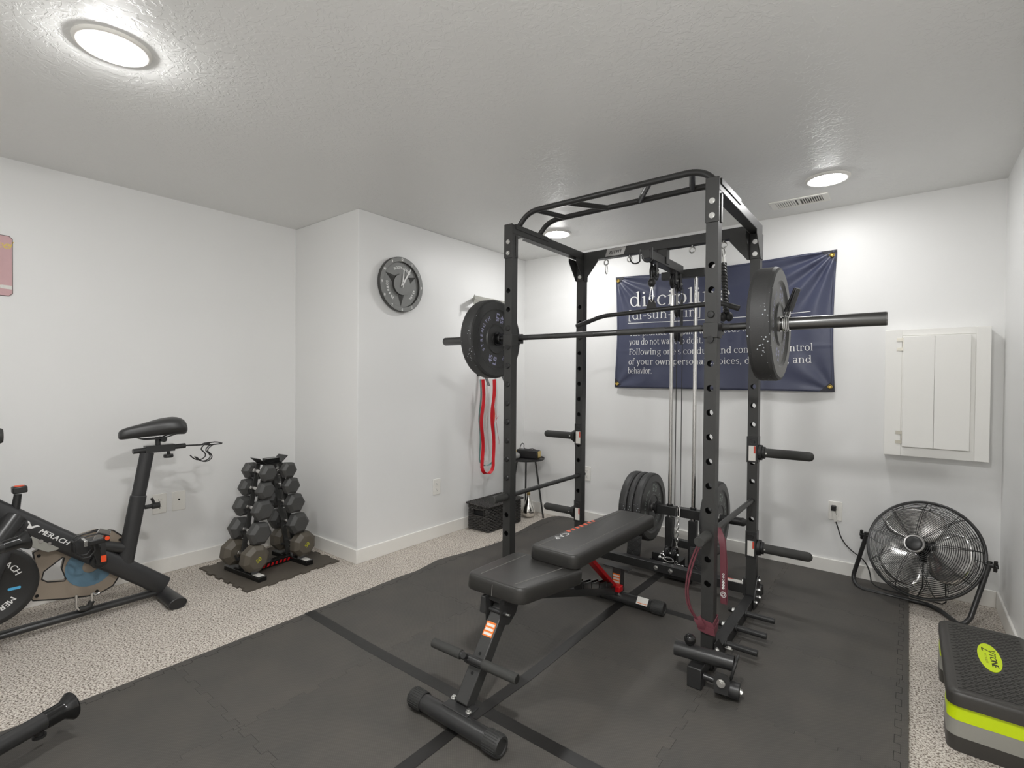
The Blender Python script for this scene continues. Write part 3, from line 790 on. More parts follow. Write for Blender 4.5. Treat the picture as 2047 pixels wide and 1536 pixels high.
# ------------------------------------------------------------------ things carried by the rack
def rthing(name, label, cat, group=None):
    return thing(name, label, cat, (RX,RY,0), RPHI, group)
BY, BZ = .086, 1.442                                   # the barbell's axis
for x, lab in ((P/2,'black J cup holding the barbell on the front left rack post'),(W-P/2,'black J cup holding the barbell on the front right rack post')):
    t = rthing('rack_hook', lab, 'J cup', 'J cups on the front posts')
    h = P/2
    obj('sleeve', B().box((x-h-.005,-.006,1.392),(x+h+.005,-.001,1.455)).box((x-h-.005,-.001,1.392),(x-h-.0008,P+.006,1.455)).box((x+h+.0008,-.001,1.392),(x+h+.005,P+.006,1.455)), M['rack'], t, bevel=.0015)
    obj('cradle', B().box((x-.022,P+.001,1.41),(x+.022,.112,1.4235)).box((x-.022,.105,1.41),(x+.022,.114,1.464)).box((x-.022,P+.001,1.38),(x+.022,P+.007,1.47)), M['rackd'], t, bevel=.002)
    obj('brace', B().prism([(P+.006,1.372),(P+.006,1.41),(.11,1.41)], frameM((x-.0025,0,0),(0,1,0),(0,0,1)), .005), M['rackd'], t)
    obj('pin', B().cyl((x,-.006,1.386),(x,-.009,1.386),.0135,n=18), M['plastic_blk'], t)

XM = .568
t = rthing('barbell', 'long black barbell resting across the front of the power rack', 'barbell')
sh = B()
for a, b_, r in ((-.655,-.58,.0142),(-.34,-.30,.0142),(-.065,.065,.0142),(.30,.34,.0142),(.58,.655,.0142)): sh.cyl((XM+a,BY,BZ),(XM+b_,BY,BZ),r,n=20)
sh.cyl((XM-.655,BY,BZ),(XM+.655,BY,BZ),.0136,n=20)
obj('shaft', sh, M['barblk'], t)
for a, b_ in ((-.58,-.47),(-.462,-.34),(-.30,-.065),(.065,.30),(.34,.462),(.47,.58)):
    obj('knurled_grip', B().cyl((XM+a,BY,BZ),(XM+b_,BY,BZ),.0149,n=20), M['knurl'], t)
for s in (-1, 1):
    c = obj('collar_flange', B().lathe([(.022,0),(.03,0),(.033,.004),(.033,.012),(.026,.016),(.026,.024),(.039,.026),(.039,.034),(.025,.035)], axisM((XM+s*.652,BY,BZ),(s,0,0)), n=28), M['gloss_blk'], t)
    sl = obj('sleeve', B().lathe([(.025,.03),(.025,.452),(.0238,.456),(.0,.457)], axisM((XM+s*.652,BY,BZ),(s,0,0)), n=32, close=False), M['sleeve'], t)
    obj('end_ring', B().torus((XM+s*1.106,BY,BZ),.0225,.002,axis=(1,0,0)), M['steel'], sl)

def bumper(name, label, x, y, z, s, thick, word, num, pm, R=.2255, group='bumper plates'):
    """rubber plate whose outer, lettered side faces s along rack x; x is that side"""
    p = rw(x,y,z)
    t = thing(name, label, 'weight plate', p, RPHI, group)
    A = axisM((0,0,0),(s,0,0),(0,0,1)); th = thick
    b = B()
    pr = [(.026,-.006),(.075,-.006),(.082,-.002),(.088,-.008),(.162,-.008),(.168,-.004),(.172,0),(.212,0),(R-.004,-.004),(R,-.016)]
    back = [(r, -th-h) for r, h in pr[::-1]]
    full = pr+back; n0 = len(pr)
    for i in range(len(full)):
        b.m = 0 if n0-3 <= i <= n0+1 else 1
        b.lathe([full[i], full[(i+1) % len(full)]], A, 72, close=False)
    obj('rubber_body', b, [M['crumb'], M['crumbface']], t, ang=30)
    hub = B().ring([(.0255,-.002),(.031,-.002),(.031,-.01),(.031,-th+.002),(.0255,-th+.002)], A, n=28); obj('hub_ring', hub, M['steel'], t)
    hd = B()
    for sgn, off in ((1,-.0077),(-1,-th+.0077)):
        F = axisM((s*off,0,0),(s*sgn,0,0),(0,0,1))
        for a in (75, 255):
            arc_text(hd, word, .030, F, .128, radians(a), gap=.42, bold=.02)
        for a in (-15, 165):
            T = F @ Mx.Rotation(radians(a), 4, 'Z') @ Mx.Translation((.124,0,0)) @ Mx.Rotation(pi, 4, 'Z')
            text(hd, num, .040, T @ Mx.Translation((0,.005,0)), 'c', bold=.05, gap=.1, sx=1.15); text(hd, 'LB', .040, T @ Mx.Translation((0,-.034,0)), 'c', bold=.05, gap=.1, sx=1.15)
    obj('lettering', hd, pm, t)
    return t
bumper('bumper_plate', 'thick flecked black bumper plate on the barbell end over the step platform', XM+.652+.036+.083, BY, BZ, 1, .083, 'STRENGTH', '45', M['lprint'], group='plates on the barbell')
bumper('bumper_plate', 'thick flecked black bumper plate on the barbell end near the wall clock', XM-.652-.036, BY, BZ, 1, .083, 'STRENGTH', '45', M['lprint'], group='plates on the barbell')
for x, th, lab in ((XC-.185,.056,'black bumper plate on the cable tower, nearest the tower of the stack of three'),(XC-.243,.04,'middle black bumper plate of the stack of three on the cable tower'),(XC-.285,.056,'flecked black bumper plate on the cable tower, outermost of the stack of three')):
    bumper('bumper_plate', lab, x, 1.105, .36, 1, th, 'STRENGTH', '25', M['gprint'], group='plates on the cable tower')
bumper('bumper_plate', 'single black bumper plate on the cable tower behind the front right rack post', XC+.245, 1.105, .36, 1, .066, 'STRENGTH', '45', M['gprint'], group='plates on the cable tower')

# spring collar
t = rthing('spring_collar', 'chrome spring collar with black grips on the barbell sleeve', 'barbell collar')
x0 = XM+.652+.036+.085
sp = B(); n = 90
sp.tube([(x0+.004+.024*k/n, BY+.0285*cos(2*pi*4*k/n+1.2), BZ+.0285*sin(2*pi*4*k/n+1.2)) for k in range(n+1)], .0034, 8)
e0 = V((x0+.006,BY+.004,BZ+.03)); e1 = V((x0+.03,BY-.012,BZ+.085))
sp.tube([e0, e0+(e1-e0)*.5], .0034, 8); f0 = V((x0+.026,BY-.012,BZ+.028)); f1 = V((x0+.036,BY-.022,BZ+.085)); sp.tube([f0, f0+(f1-f0)*.5], .0034, 8)
obj('spring_coil', sp, M['chrome'], t)
for a, b_ in ((e0+(e1-e0)*.3, V((x0+.052,BY-.02,BZ+.135))),(f0+(f1-f0)*.3, V((x0+.058,BY-.03,BZ+.13)))):
    obj('grip', B().beam(a, b_, .03, .009, up=(-.6,.2,.3)), M['plastic_blk'], t, bevel=.004, seg=3)

# safety bars
for x, lab in ((P/2,'black pipe safety bar with rubber end through the left rack posts'),(W-P/2,'black pipe safety bar with rubber end through the right rack posts')):
    t = rthing('safety_bar', lab, 'safety bar', 'pipe safety bars')
    obj('pipe', B().cyl((x,-.01,HZ[2]),(x,D+.03,HZ[2]),.0128,n=20), M['rack'], t)
    obj('rubber_end', B().tube([(x,-.008,HZ[2]),(x,-.118,HZ[2])], .0205, 24), M['foamgrip'], t, bevel=.002)
    obj('locking_lever', B().cyl((x,D+.012,HZ[2]+.0),(x,D+.012,HZ[2]-.035),.005,n=10), M['tubeblk'], t)

# lat bar
t = rthing('lat_pulldown_bar', 'long black lat bar with bent ends hanging from the cable', 'lat bar')
LY = .625
pts = [V((.092,LY-.01,1.548))]+arc_pts((.235,LY,1.592),(.262,LY,1.599),(.30,LY,1.603),5)+arc_pts((.90,LY,1.624),(.945,LY,1.625),(.975,LY,1.617),5)+[V((1.05,LY,1.588))]
obj('bar', B().tube(pts, .0132, 16), M['tubeblk'], t)
obj('end_grip', B().tube([pts[0],pts[0]+(pts[1]-pts[0])*.62], .0146, 16), M['rubber'], t)
obj('end_grip', B().tube([pts[-1],pts[-1]+(pts[-2]-pts[-1])*.62], .0146, 16), M['rubber'], t)
obj('hanger_tab', B().prism([(-.033,0),(.033,0),(.016,.05),(.006,.058),(-.006,.058),(-.016,.05)], frameM((.578,LY+.003,1.622),(1,0,0),(0,0,1)), .006), M['rubberd'], t)
t = rthing('cable_stopper', 'black ball stopper with chrome snap hook above the lat bar', 'cable stopper')
obj('ball', B().ball((.578,LY,1.772),.0225,n=20,sc=(1,1,1.1)).cyl((.578,LY,1.745),(.578,LY,1.80),.012,n=16), M['plastic_blk'], t)
def snap_hook(b, top, bot, w, r, n=10):
    """drop-shaped wire link between two points"""
    top, bot = V(top), V(bot); d = bot-top; L = d.length; d.normalize()
    side = V((1,0,0)); side = (side-d*side.dot(d)).normalized(); pts = []
    for k in range(2*n):
        a = 2*pi*k/(2*n); f = (1-cos(a))/2
        ww = w*(.55+.45*f) if a else w
        pts.append(top+d*(L*f)+side*(sin(a)*ww))
    b.tube(pts, r, 8, closed=True)
b = B(); b.cyl((.578,LY,1.752),(.578,LY,1.738),.011,n=12); snap_hook(b, (.578,LY,1.742), (.578,LY,1.662), .011, .0038)
obj('snap_hook', b, M['chrome'], t)

# carabiner under the first eye bolt
t = rthing('carabiner', 'small chrome carabiner hanging from the eye bolt under the name plate', 'carabiner')
b = B(); snap_hook(b, (.205,.79,1.957), (.207,.79,1.893), .009, .0032); obj('loop', b, M['chrome'], t)

# triceps rope
t = rthing('triceps_rope', 'black braided triceps rope hanging beside the front right rack post', 'rope')
b = B(); snap_hook(b, (.925,.79,1.957), (.926,.79,1.90), .008, .003); b.beam((.926,.79,1.90),(.927,.79,1.862),.018,.012)
obj('snap_hook', b, M['chrome'], t)
rp = B()
for ph in (0, 2*pi/3, 4*pi/3):
    pts = []
    for k in range(150):
        f = k/149; c = V((.927+.02*f,.785-.012*f,1.865-.275*f)); a = ph+f*2*pi*5.2
        pts.append(c+V((.0085*cos(a),.0085*sin(a),0)))
    rp.tube(pts, .0088, 8)
obj('braided_strand', rp, M['rope'], t)
for dx in (-.014, .016):
    obj('rubber_stopper', B().ball((.946+dx,.775+dx*.2,1.567),.0235,n=20,sc=(.9,.9,1.15)), M['rubberd'], t)

# chain on the low cable
t = rthing('chain', 'chrome link chain with snap hooks hanging in front of the weight carriage', 'chain')
b = B(); snap_hook(b, (.60,1.05,.405), (.603,1.04,.335), .011, .0038); obj('snap_hook', b, M['chrome'], t)
lk = B(); z = .340
for k in range(9):
    c = V((.603+.0005*k,1.035-.004*k,z-.0105)); ax = (1,0,0) if k % 2 else (0,1,0)
    pts = []
    for j in range(16):
        a = 2*pi*j/16; u, w_ = .0075*cos(a), .0145*sin(a)
        pts.append(c+(V((u,0,w_)) if k % 2 == 0 else V((0,u,w_))))
    lk.tube(pts, .0027, 6, closed=True); z -= .0228
obj('links', lk, M['zinc'], t)
b = B(); snap_hook(b, (.607,1.0,.142), (.607,.99,.068), .015, .004); obj('snap_hook', b, M['chrome'], t)
t = rthing('carabiner', 'large chrome carabiner with short chain lying on the low pulley behind the rear beam', 'carabiner')
b = B(); snap_hook(b, (.575,.845,.128), (.645,.84,.122), .016, .0045)
obj('loop', b, M['chrome'], t)
b = B(); b.torus((.574,.85,.135),.017,.004,axis=(.3,1,.2)); b.ball((.562,.842,.128),.012,n=12,k=8); obj('swivel_eye', b, M['chrome'], t)
lk = B()
for k in range(3): lk.torus((.662+.018*k,.84+.002*k,.115-.007*k),.009,.0022,axis=((0,1,0),(0,.2,1))[k%2],n=14,k=6,squash=.7)
obj('links', lk, M['zinc'], t)

# landmine
t = rthing('landmine_attachment', 'black landmine swivel tube bolted at the foot of the front right rack post', 'landmine')
obj('foot_block', B().box((1.066,-.165,RB),(1.122,-.11,.094)), M['rackd'], t, bevel=.004)
obj('arm', B().box((1.072,-.11,.03),(1.112,-.002,.075)), M['rackd'], t, bevel=.003)
a, c = V((1.005,-.125,.128)), V((1.225,-.10,.128))
tu = B(); d = (c-a).normalized()
tu.ring([(.0245,0),(.0285,0),(.0285,(c-a).length),(.0245,(c-a).length)], axisM(a, d), n=32)
tb = obj('sleeve_tube', tu, M['tubeblk'], t)
obj('ball_knob', B().ball((1.062,-.118,.176),.0225,n=20).cyl((1.062,-.118,.15),(1.062,-.118,.168),.011,n=14), M['gloss_blk'], t)
obj('hinge_pin', B().cyl((1.122,-.14,.062),(1.20,-.13,.052),.012,n=16), M['tubeblk'], t)
hb = obj('hinge_barrel', B().cyl((1.17,-.15,.05),(1.255,-.135,.046),.030,n=28), M['rackd'], t, bevel=.003)
fk = B()
fk.prism([(-.025,-.02),(.025,-.02),(.028,.03),(.018,.052),(-.018,.052),(-.028,.03)], frameM((1.20,-.178,.062),(1,.15,0),(0,.15,1)), .006)
obj('fork_plate', fk, M['rackd'], t)
obj('clamp_ring', B().torus((1.227,-.10,.115),.044,.0055,axis=(1,.1,-.25),n=32), M['tubeblk'], t)
for p, ax in (((1.20,-.184,.082),(.1,-1,.15)),((1.256,-.135,.046),(1,.15,0)),((1.20,-.08,.168),(0,.4,1))):
    b = B(); bolt(b, p, V(ax).normalized(), .0115); obj('bolt', b, M['zinc'], t)

# maroon band knotted on the post
t = rthing('resistance_band', 'maroon loop resistance band knotted round the front right rack post', 'resistance band')
def strap(pts, w, th, up):
    """flat band along pts; up = width direction per point or one"""
    b = B(); pts = [V(p) for p in pts]; k = len(pts); vs = []
    for i, p in enumerate(pts):
        d = (pts[min(i+1,k-1)]-pts[max(i-1,0)]).normalized(); u = V(up[i]) if isinstance(up[0], (tuple, list, V)) else V(up)
        u = (u-d*u.dot(d)).normalized(); n = d.cross(u)
        for sa, sb in ((-1,-1),(1,-1),(1,1),(-1,1)): vs.append(p+u*(w/2*sa)+n*(th/2*sb))
    fs = [(3,2,1,0), tuple((k-1)*4+j for j in range(4))]
    for i in range(k-1):
        for j in range(4): fs.append((i*4+j, i*4+(j+1)%4, (i+1)*4+(j+1)%4, (i+1)*4+j))
    return b.add(vs, fs)
x0, x1, e = W-P, W, .004
lp = []
for k in range(33):
    f = k/32*4; i = int(f) % 4; g = f-int(f)
    cs = [(x0-e,-e),(x1+e,-e),(x1+e,P+e),(x0-e,P+e),(x0-e,-e)]
    p, q = cs[i], cs[i+1]
    lp.append((p[0]+(q[0]-p[0])*g, p[1]+(q[1]-p[1])*g, .208-.022*g*(1 if i == 0 else 0)-.0*f))
ring_ = []
for j, z in ((0,.0),(1,-.018)):
    pts = [(x0-e-.001*j,-e-.004*j,.205+z),((x0+x1)/2,-e-.004*j,.198+z),(x1+e+.003*j,-e-.004*j,.196+z),(x1+e+.004*j,P/2,.206+z),(x1+e+.003*j,P+e,.214+z),((x0+x1)/2,P+e,.214+z),(x0-e,P+e,.212+z),(x0-e-.002*j,P/2,.208+z),(x0-e-.001*j,-e-.004*j,.205+z)]
    obj('wrapped_turn', strap(pts, .036-.006*j, .003, (0,0,1)), M['maroon'], t)
obj('knot', strap([(x0-.012,-.012,.226),(x0-.004,-.016,.214),(x0+.006,-.014,.196),(x0+.004,-.009,.182)], .032, .006, (1,0,.3)), M['maroon'], t)
sx = W-P/2
la = arc_pts((x0-.010,-.010,.215),(x0-.058,-.035,.26),(x0-.048,-.045,.36),8)+arc_pts((x0-.048,-.045,.36),(x0-.035,-.055,.47),(sx-.012,-.07,.56),8)[1:]
obj('strand', strap(la, .0065, .006, (0,1,0)), M['maroon'], t)
lb = arc_pts((x0-.006,-.014,.215),(x0-.046,-.04,.27),(x0-.036,-.055,.36),8)+arc_pts((x0-.036,-.055,.36),(x0-.02,-.065,.47),(sx-.002,-.078,.56),8)[1:]
obj('strand', strap(lb, .0065, .006, (0,1,0)), M['maroon'], t)
lc = arc_pts((sx+.012,.075,HZ[2]+.016),(sx+.03,.07,.58),(sx+.043,.06,.52),8)+arc_pts((sx+.043,.06,.52),(sx+.05,.05,.45),(sx+.052,.045,.30),10)[1:]+[(sx+.0525,.048,.285),(sx+.0535,.055,.283),(sx+.054,.058,.30),(sx+.05,.064,.45),(sx+.04,.074,.54),(sx+.016,.085,HZ[2]+.012)]
ups = [(.2,1,0)]*4+[(1,.25,0)]*40
obj('hanging_loop', strap(lc, .024, .0035, [(1-.8*max(0,1-i/9),-.15+.9*max(0,1-i/9),0) for i in range(len(lc))]), M['maroon'], t)
pr = B()
for k in range(6): pr.torus((sx+.052,.0425,.352+.0115*k) if k else (sx+.0515,.0425,.352), .0035, .001 if k > 2 else .0022, axis=(.15,1,0), n=14, k=6)
pr.torus((sx+.0525,.0425,.325),.011,.0012,axis=(.15,1,0)); pr.torus((sx+.0525,.0425,.325),.006,.0012,axis=(.15,1,0))
obj('white_print', pr, M['wprint'], t)
# ------------------------------------------------------------------ weight bench
def pad(outline, th, edge=.018, corner=.045, n=6):
    """upholstered pad: rounded outline in XY, top at 0"""
    pts = []
    k = len(outline)
    for i in range(k):
        p0, p, p1 = V(outline[i-1]), V(outline[i]), V(outline[(i+1)%k])
        a = p+(p0-p).normalized()*corner; c = p+(p1-p).normalized()*corner
        for t in range(n+1):
            f = t/n; q = a*(1-f)**2+p*2*f*(1-f)+c*f*f; pts.append(q)
    cen = sum(pts, V((0,0)))/len(pts)
    layers = [(.02,-th),(.006,-th),(0,-th+.006),(0,-edge)]
    for s in range(1, 6):
        a = pi/2*s/5; layers.append((edge*(1-cos(a)), -edge+edge*sin(a)))
    layers.append((edge+.009, .0012))
    b = B(); vs = []; N = len(pts); pl_ = [tuple(q) for q in pts]
    for ins, z in layers:
        for x_, y_ in (shrink(pl_, ins) if ins else pl_): vs.append((x_,y_,z))
    fs = [tuple(range(N-1,-1,-1)), tuple((len(layers)-1)*N+j for j in range(N))]
    for i in range(len(layers)-1):
        for j in range(N): fs.append((i*N+j,i*N+(j+1)%N,(i+1)*N+(j+1)%N,(i+1)*N+j))
    b.add(vs, fs); return b
bench = thing('weight_bench', 'black adjustable weight bench with red strut, half inside the rack', 'weight bench', (-1.207,1.228,0), radians(1.2))
def bframe(x, y, z, pitch): return Mx.Translation((x,y,z)) @ Mx.Rotation(radians(pitch), 4, 'X')
S = bframe(-.012,.215,.452,-5.2)
sb = pad([(-.138,0),(.138,0),(.172,.415),(-.19,.415)], .058)
sb.v = [S @ v for v in sb.v]
seat = obj('seat', sb, M['vinyl'], bench, ang=50)
st = B(S)
st.tube([(-.083,.03,.0012),(-.118,.385,.0012)], .0014, 6); st.tube([(.083,.03,.0012),(.102,.385,.0012)], .0014, 6)
st.tube([(.0,-.0004,-.056),(.0,-.0006,-.018),(.0,.005,-.006),(0,.018,.0006)], .0013, 6)
obj('seam_stitch', st, M['stitch'], seat)
Bk = bframe(.03,.56,.482,-1.6)
bb = pad([(-.122,0),(.122,0),(.112,.91),(-.112,.91)], .058, corner=.045)
bb.v = [Bk @ v for v in bb.v]
bk = obj('backrest', bb, M['vinyl'], bench, ang=50)
st = B(Bk)
st.tube([(-.082,.03,.0012),(-.076,.88,.0012)], .0013, 6); st.tube([(.066,.03,.0012),(.062,.88,.0012)], .0013, 6); st.tube([(-.082,.03,.0012),(-.05,.028,.0012),(.066,.03,.0012)], .0013, 6)
obj('seam_stitch', st, M['stitch'], bk)
F = Bk @ frameM((-.094,.215,.0016),(0,-1,0),(1,0,0))
obj('lettering', text(B(), 'CAP', .044, F, 'c', gap=.12, bold=.012, sx=1.35), M['wprint'], bk)
sp = B(Bk)
for k in range(7):
    y = .292+.042*k; sp.flat([(-.108,y+.008),(-.108,y+.030),(-.085,y+.022),(-.085,y)], Mx.Translation((0,0,.0016)))
obj('stripe_print', sp, M['coral'], bk)
# front leg
leg = obj('front_leg', B().beam((.0,.048,.072),(.0,.27,.352),.056,.05,up=(0,-1,.8)), M['rack'], bench, bevel=.004)
lf = frameM((0,.048,.072),(1,0,0),V((0,.222,.28)).normalized()); n_ = V((0,-.28,.222)).normalized()
Lb = Mx.Translation(n_*.0256) @ lf
lab = B(); lab.flat([(-.022,.225),(.022,.225),(.022,.277),(-.022,.277)], Lb); obj('warning_label', lab, M['orange'], leg)
lw = B()
for k in range(3): lw.flat([(-.018,.230+.0155*k),(.018,.230+.0155*k),(.018,.239+.0155*k),(-.018,.239+.0155*k)], Mx.Translation(n_*.0003) @ Lb)
obj('label_text_block', lw, M['label'], leg)
hl = B()
for y in (.098, .165): hl.cyl(Mx.Translation(n_*-.003) @ Lb @ V((0,y,0)), Mx.Translation(n_*.0004) @ Lb @ V((0,y,0)), .0055, n=16)
obj('adjust_hole', hl, M['darkin'], leg)
# hinge under the seat
obj('hinge_block', B().box((-.05,.22,.372),(.04,.30,.402)), M['rackd'], bench, bevel=.003)
for x in (-.036, .033):
    obj('hinge_plate', B().prism([(.2,.395),(.31,.395),(.318,.352),(.30,.315),(.255,.285),(.205,.30)], frameM((x,0,0),(0,1,0),(0,0,1)), .004), M['rackd'], bench)
obj('hinge_pin', B().cyl((-.045,.225,.338),(.048,.225,.338),.008,n=16), M['tubeblk'], bench)
b = B(); b.cyl((.046,.225,.338),(.062,.225,.338),.0055,n=12); obj('pin_tip', b, M['zinc'], bench); bolts(bench, [(.037,.268,.375)], (1,0,0), .008, 'steel')
obj('foot_bracket', B().prism([(-.035,0),(.035,0),(.026,.06),(-.026,.06)], frameM((-.064,.235,.325),(0,1,0),(0,0,1)), .03), M['rackd'], bench, bevel=.003)
# foot roller bar
rb = V((-.195,.088,.212)); re = V((.19,.102,.206)); d = (re-rb)
rbar = obj('leg_roller_bar', B().cyl(rb, re, .0135, n=20), M['tubeblk'], bench)
for a, c in ((0,.36),(.62,1.0)):
    obj('foam_grip', B().tube([rb+d*a, rb+d*c], .0172, 24), M['foamgrip'], rbar, bevel=.003)
b = B(); m_ = rb+d*.44; b.cyl(m_+V((0,-.01,.008)), m_+V((0,-.024,.018)), .011, n=8); obj('bolt', b, M['plastic_blk'], rbar)
obj('bar_bracket', B().beam(rb+d*.40+V((0,.012,-.012)), rb+d*.62+V((0,.012,-.012)), .03, .02, up=(0,-.7,.7)), M['rackd'], rbar, bevel=.002)
# foot tubes
def foot_tube(a, c, nm):
    a, c = V(a), V(c); d = (c-a).normalized()
    t = obj(nm, B().cyl(a, c, .0295, n=32), M['tubeblk'], bench)
    for p, s in ((a,-1),(c,1)):
        cp = B(); cp.lathe([(.0315,-.052),(.034,-.05),(.034,.004),(.031,.010),(.024,.010),(.023,.006),(0,.006)], axisM(p, d*s), n=32, close=False)
        for k in range(28):
            an = 2*pi*k/28; A = axisM(p, d*s); cp.tube([A @ V((.034*cos(an),.034*sin(an),-.048)), A @ V((.034*cos(an),.034*sin(an),.003))], .0011, 5)
        obj('end_cap', cp, M['rubber'], t)
    return t
foot_tube((-.198,0,.0465),(.20,-.004,.0465), 'front_foot')
obj('foot_plate', B().box((-.058,-.004,.0745),(.058,.06,.079)), M['rackd'], bench, bevel=.002)
bolts(bench, [(-.046,.045,.079),(.046,.02,.079)], (0,0,1))
rf = foot_tube((-.285,1.245,.0465),(.262,1.255,.0465), 'rear_foot')
lb = B(); n2 = V((0,-.72,.69)).normalized()
LB = frameM(V((.165,1.25,.0465))+n2*.0305,(1,0,0),V((0,.69,.72)))
lb.flat([(-.03,-.02),(.03,-.02),(.03,.02),(-.03,.02)], LB); obj('paper_label', lb, M['label'], rf)
obj('label_stripe', B().flat([(-.026,-.014),(.026,-.014),(.026,-.011),(-.026,-.011)], Mx.Translation(n2*.0005) @ LB), M['orange'], rf)
# spine with notches, strut and rest post
spine = B(); p0, p1 = V((-.002,.30,.378)), V((.0,1.235,.082))
spine.beam(p0, p1, .052, .036, up=(0,.3,1))
sp_ = obj('main_spine', spine, M['rackd'], bench, bevel=.002)
d = (p1-p0); u = V((0,.3,1)).normalized()
for x in (-.026, .022):
    nt = B()
    for k in range(5):
        c = p0+d*(.5+.088*k); e = p0+d*(.5+.088*(k+.86))
        nt.add([c+V((x,0,0))+u*.014, e+V((x,0,0))+u*.014, e+V((x,0,0))+u*.050, c+V((x,0,0))+u*.042, c+V((x+.004,0,0))+u*.014, e+V((x+.004,0,0))+u*.014, e+V((x+.004,0,0))+u*.050, c+V((x+.004,0,0))+u*.042],
               [(0,1,2,3),(7,6,5,4),(0,4,5,1),(1,5,6,2),(2,6,7,3),(3,7,4,0)])
    obj('notch_ladder', nt, M['gloss_blk'], sp_)
sr = B(); sr.beam((.006,.86,.402),(.004,1.222,.108),.044,.02,up=(0,.5,1)); sr.box((-.02,1.20,.088),(.05,1.245,.118))
obj('support_strut', sr, M['red'], bench, bevel=.003)
rp = obj('rest_post', B().box((-.026,1.268,.07),(.026,1.312,.188)), M['rack'], bench, bevel=.003)
obj('rest_plate', B().beam((-.078,1.29,.192),(.07,1.29,.190),.05,.005), M['rackd'], rp, bevel=.001)
obj('warning_label', B().flat([(-.021,.105),(.021,.105),(.021,.16),(-.021,.16)], frameM((0,1.2674,0),(1,0,0),(0,0,1))), M['orange'], rp)
lw = B()
for k in range(3): lw.flat([(-.018,.110+.0165*k),(.018,.110+.0165*k),(.018,.120+.0165*k),(-.018,.120+.0165*k)], frameM((0,1.2671,0),(1,0,0),(0,0,1)))
obj('label_text_block', lw, M['label'], rp)
obj('rear_bracket', B().box((-.034,1.21,.066),(.034,1.30,.085)), M['rackd'], bench, bevel=.003)
bolts(bench, [(.034,1.225,.07)], (1,0,0), .0085, 'steel'); bolts(bench, [(.022,1.222,.085)], (0,0,1), .0085, 'steel')

# ------------------------------------------------------------------ dumbbells on their rack
DX, DY, DR = -3.165, 1.545, radians(6)
mt = B(); c_ = [(-.30,-.295),(.272,-.295),(.272,.29),(-.30,.29)]; pl = []
for k in range(4):
    p, q = V(c_[k]), V(c_[(k+1)%4]); d = (q-p); L = d.length; d.normalize(); n_ = V((d.y,-d.x))
    m_ = 11
    for i in range(m_):
        a, b_ = L*i/m_, L*(i+1)/m_
        if i in (0,): pl += [tuple(p)]; continue
        o = .014
        if i % 2 == 0: pl += [tuple(p+d*(a+.004)), tuple(p+d*(a-.003)+n_*o), tuple(p+d*(b_+.003)+n_*o), tuple(p+d*(b_-.004))]
mt.prism(pl, Mx.Identity(4), .010)
tag(obj('foam_tile', mt, mat('brown_grey_foam', rgb(84,78,70), .7, bump=.2, bscale=300, var=.08, vscale=6), smooth=False, loc=(-3.19,1.578,0), rotz=radians(4)), 'single loose foam tile on the carpet under the dumbbell rack', 'foam tile')
dr = thing('dumbbell_rack', 'black A-frame dumbbell rack in the corner beside the bike', 'dumbbell rack', (DX,DY,.010), DR)
tiers = [(.612,.068,.0545),(.510,.086,.0575),(.395,.107,.067),(.262,.130,.072),(.122,.162,.082)]
for s in (-1, 1):
    obj('foot', B().box((-.185,s*.158-.026,0),(.19,s*.158+.026,.030)), M['gloss_blk'], dr, bevel=.004)
    obj('paper_label', B().box((.115,s*.158-.02,.0302),(.178,s*.158+.02,.0306)), M['label'], dr)
    for x in (-.042, .038):
        lg = B(); lg.beam((x,s*.050,.655),(x,s*.160,.03),.010,.030,up=(0,s,.2)); obj('leg', lg, M['rack'], dr, bevel=.0015)
        for z, y, r in tiers:
            cr = B(); cr.beam((x,s*(y-.055),z-.014),(x,s*(y+.024),z-.030),.009,.012); cr.beam((x,s*(y+.022),z-.036),(x,s*(y+.03),z-.002),.009,.008,up=(0,1,0))
            obj('cradle_arm', cr, M['rackd'], dr)
obj('cross_bar', B().box((-.025,-.13,.006),(.025,.13,.040)), M['gloss_blk'], dr, bevel=.003)
ps = B()
for k in range(7): ps.flat([(-.06+.028*k,.012),(-.045+.028*k,.012),(-.038+.028*k,.030),(-.053+.028*k,.030)], frameM((.0254,0,0),(0,1,0),(0,0,1)))
obj('stripe_print', ps, M['red'], dr)
tp = B(); tp.box((-.05,-.055,.655),(.05,.055,.660)); tp.beam((0,-.05,.66),(0,-.095,.70),.10,.004,up=(0,1,1)); tp.beam((0,.05,.66),(0,.095,.70),.10,.004,up=(0,-1,1)); tp.box((-.03,-.03,.66),(.03,.05,.69))
obj('top_bracket', tp, M['gloss_blk'], dr, bevel=.0015)
dmap = {}
def dumbbell(r, sides, L, m, pm=None):
    """parent-less part set along local X: head, handle, head"""
    t = thing('dumbbell', '', 'dumbbell')
    for s in (-1, 1):
        A = axisM((s*.062,0,0),(s,0,0),(0,0,1))
        hd = obj('head', B().lathe([(r*.62,0),(r,L*.26),(r,L*.74),(r*.70,L)], A, n=sides), m, t, smooth=False, bevel=.0025)
        if pm:
            F = frameM((s*(.062+L+.0006),0,0),(0,s,.35),(0,-.35*s,1)); obj('lettering', text(B(), '50', r*.42, F @ Mx.Translation((0,-r*.16,0)), 'c', bold=.03), pm, hd)
    h = B(); h.lathe([(.0125,-.064),(.0125,-.052),(.0145,-.047),(.0125,-.042),(.0145,-.02),(.0155,0),(.0145,.02),(.0125,.042),(.0145,.047),(.0125,.052),(.0125,.064)], axisM((0,0,0),(1,0,0)), n=20)
    obj('handle', h, M['chromerod'], t)
    return t
nm = ['top','second','middle','fourth','bottom']
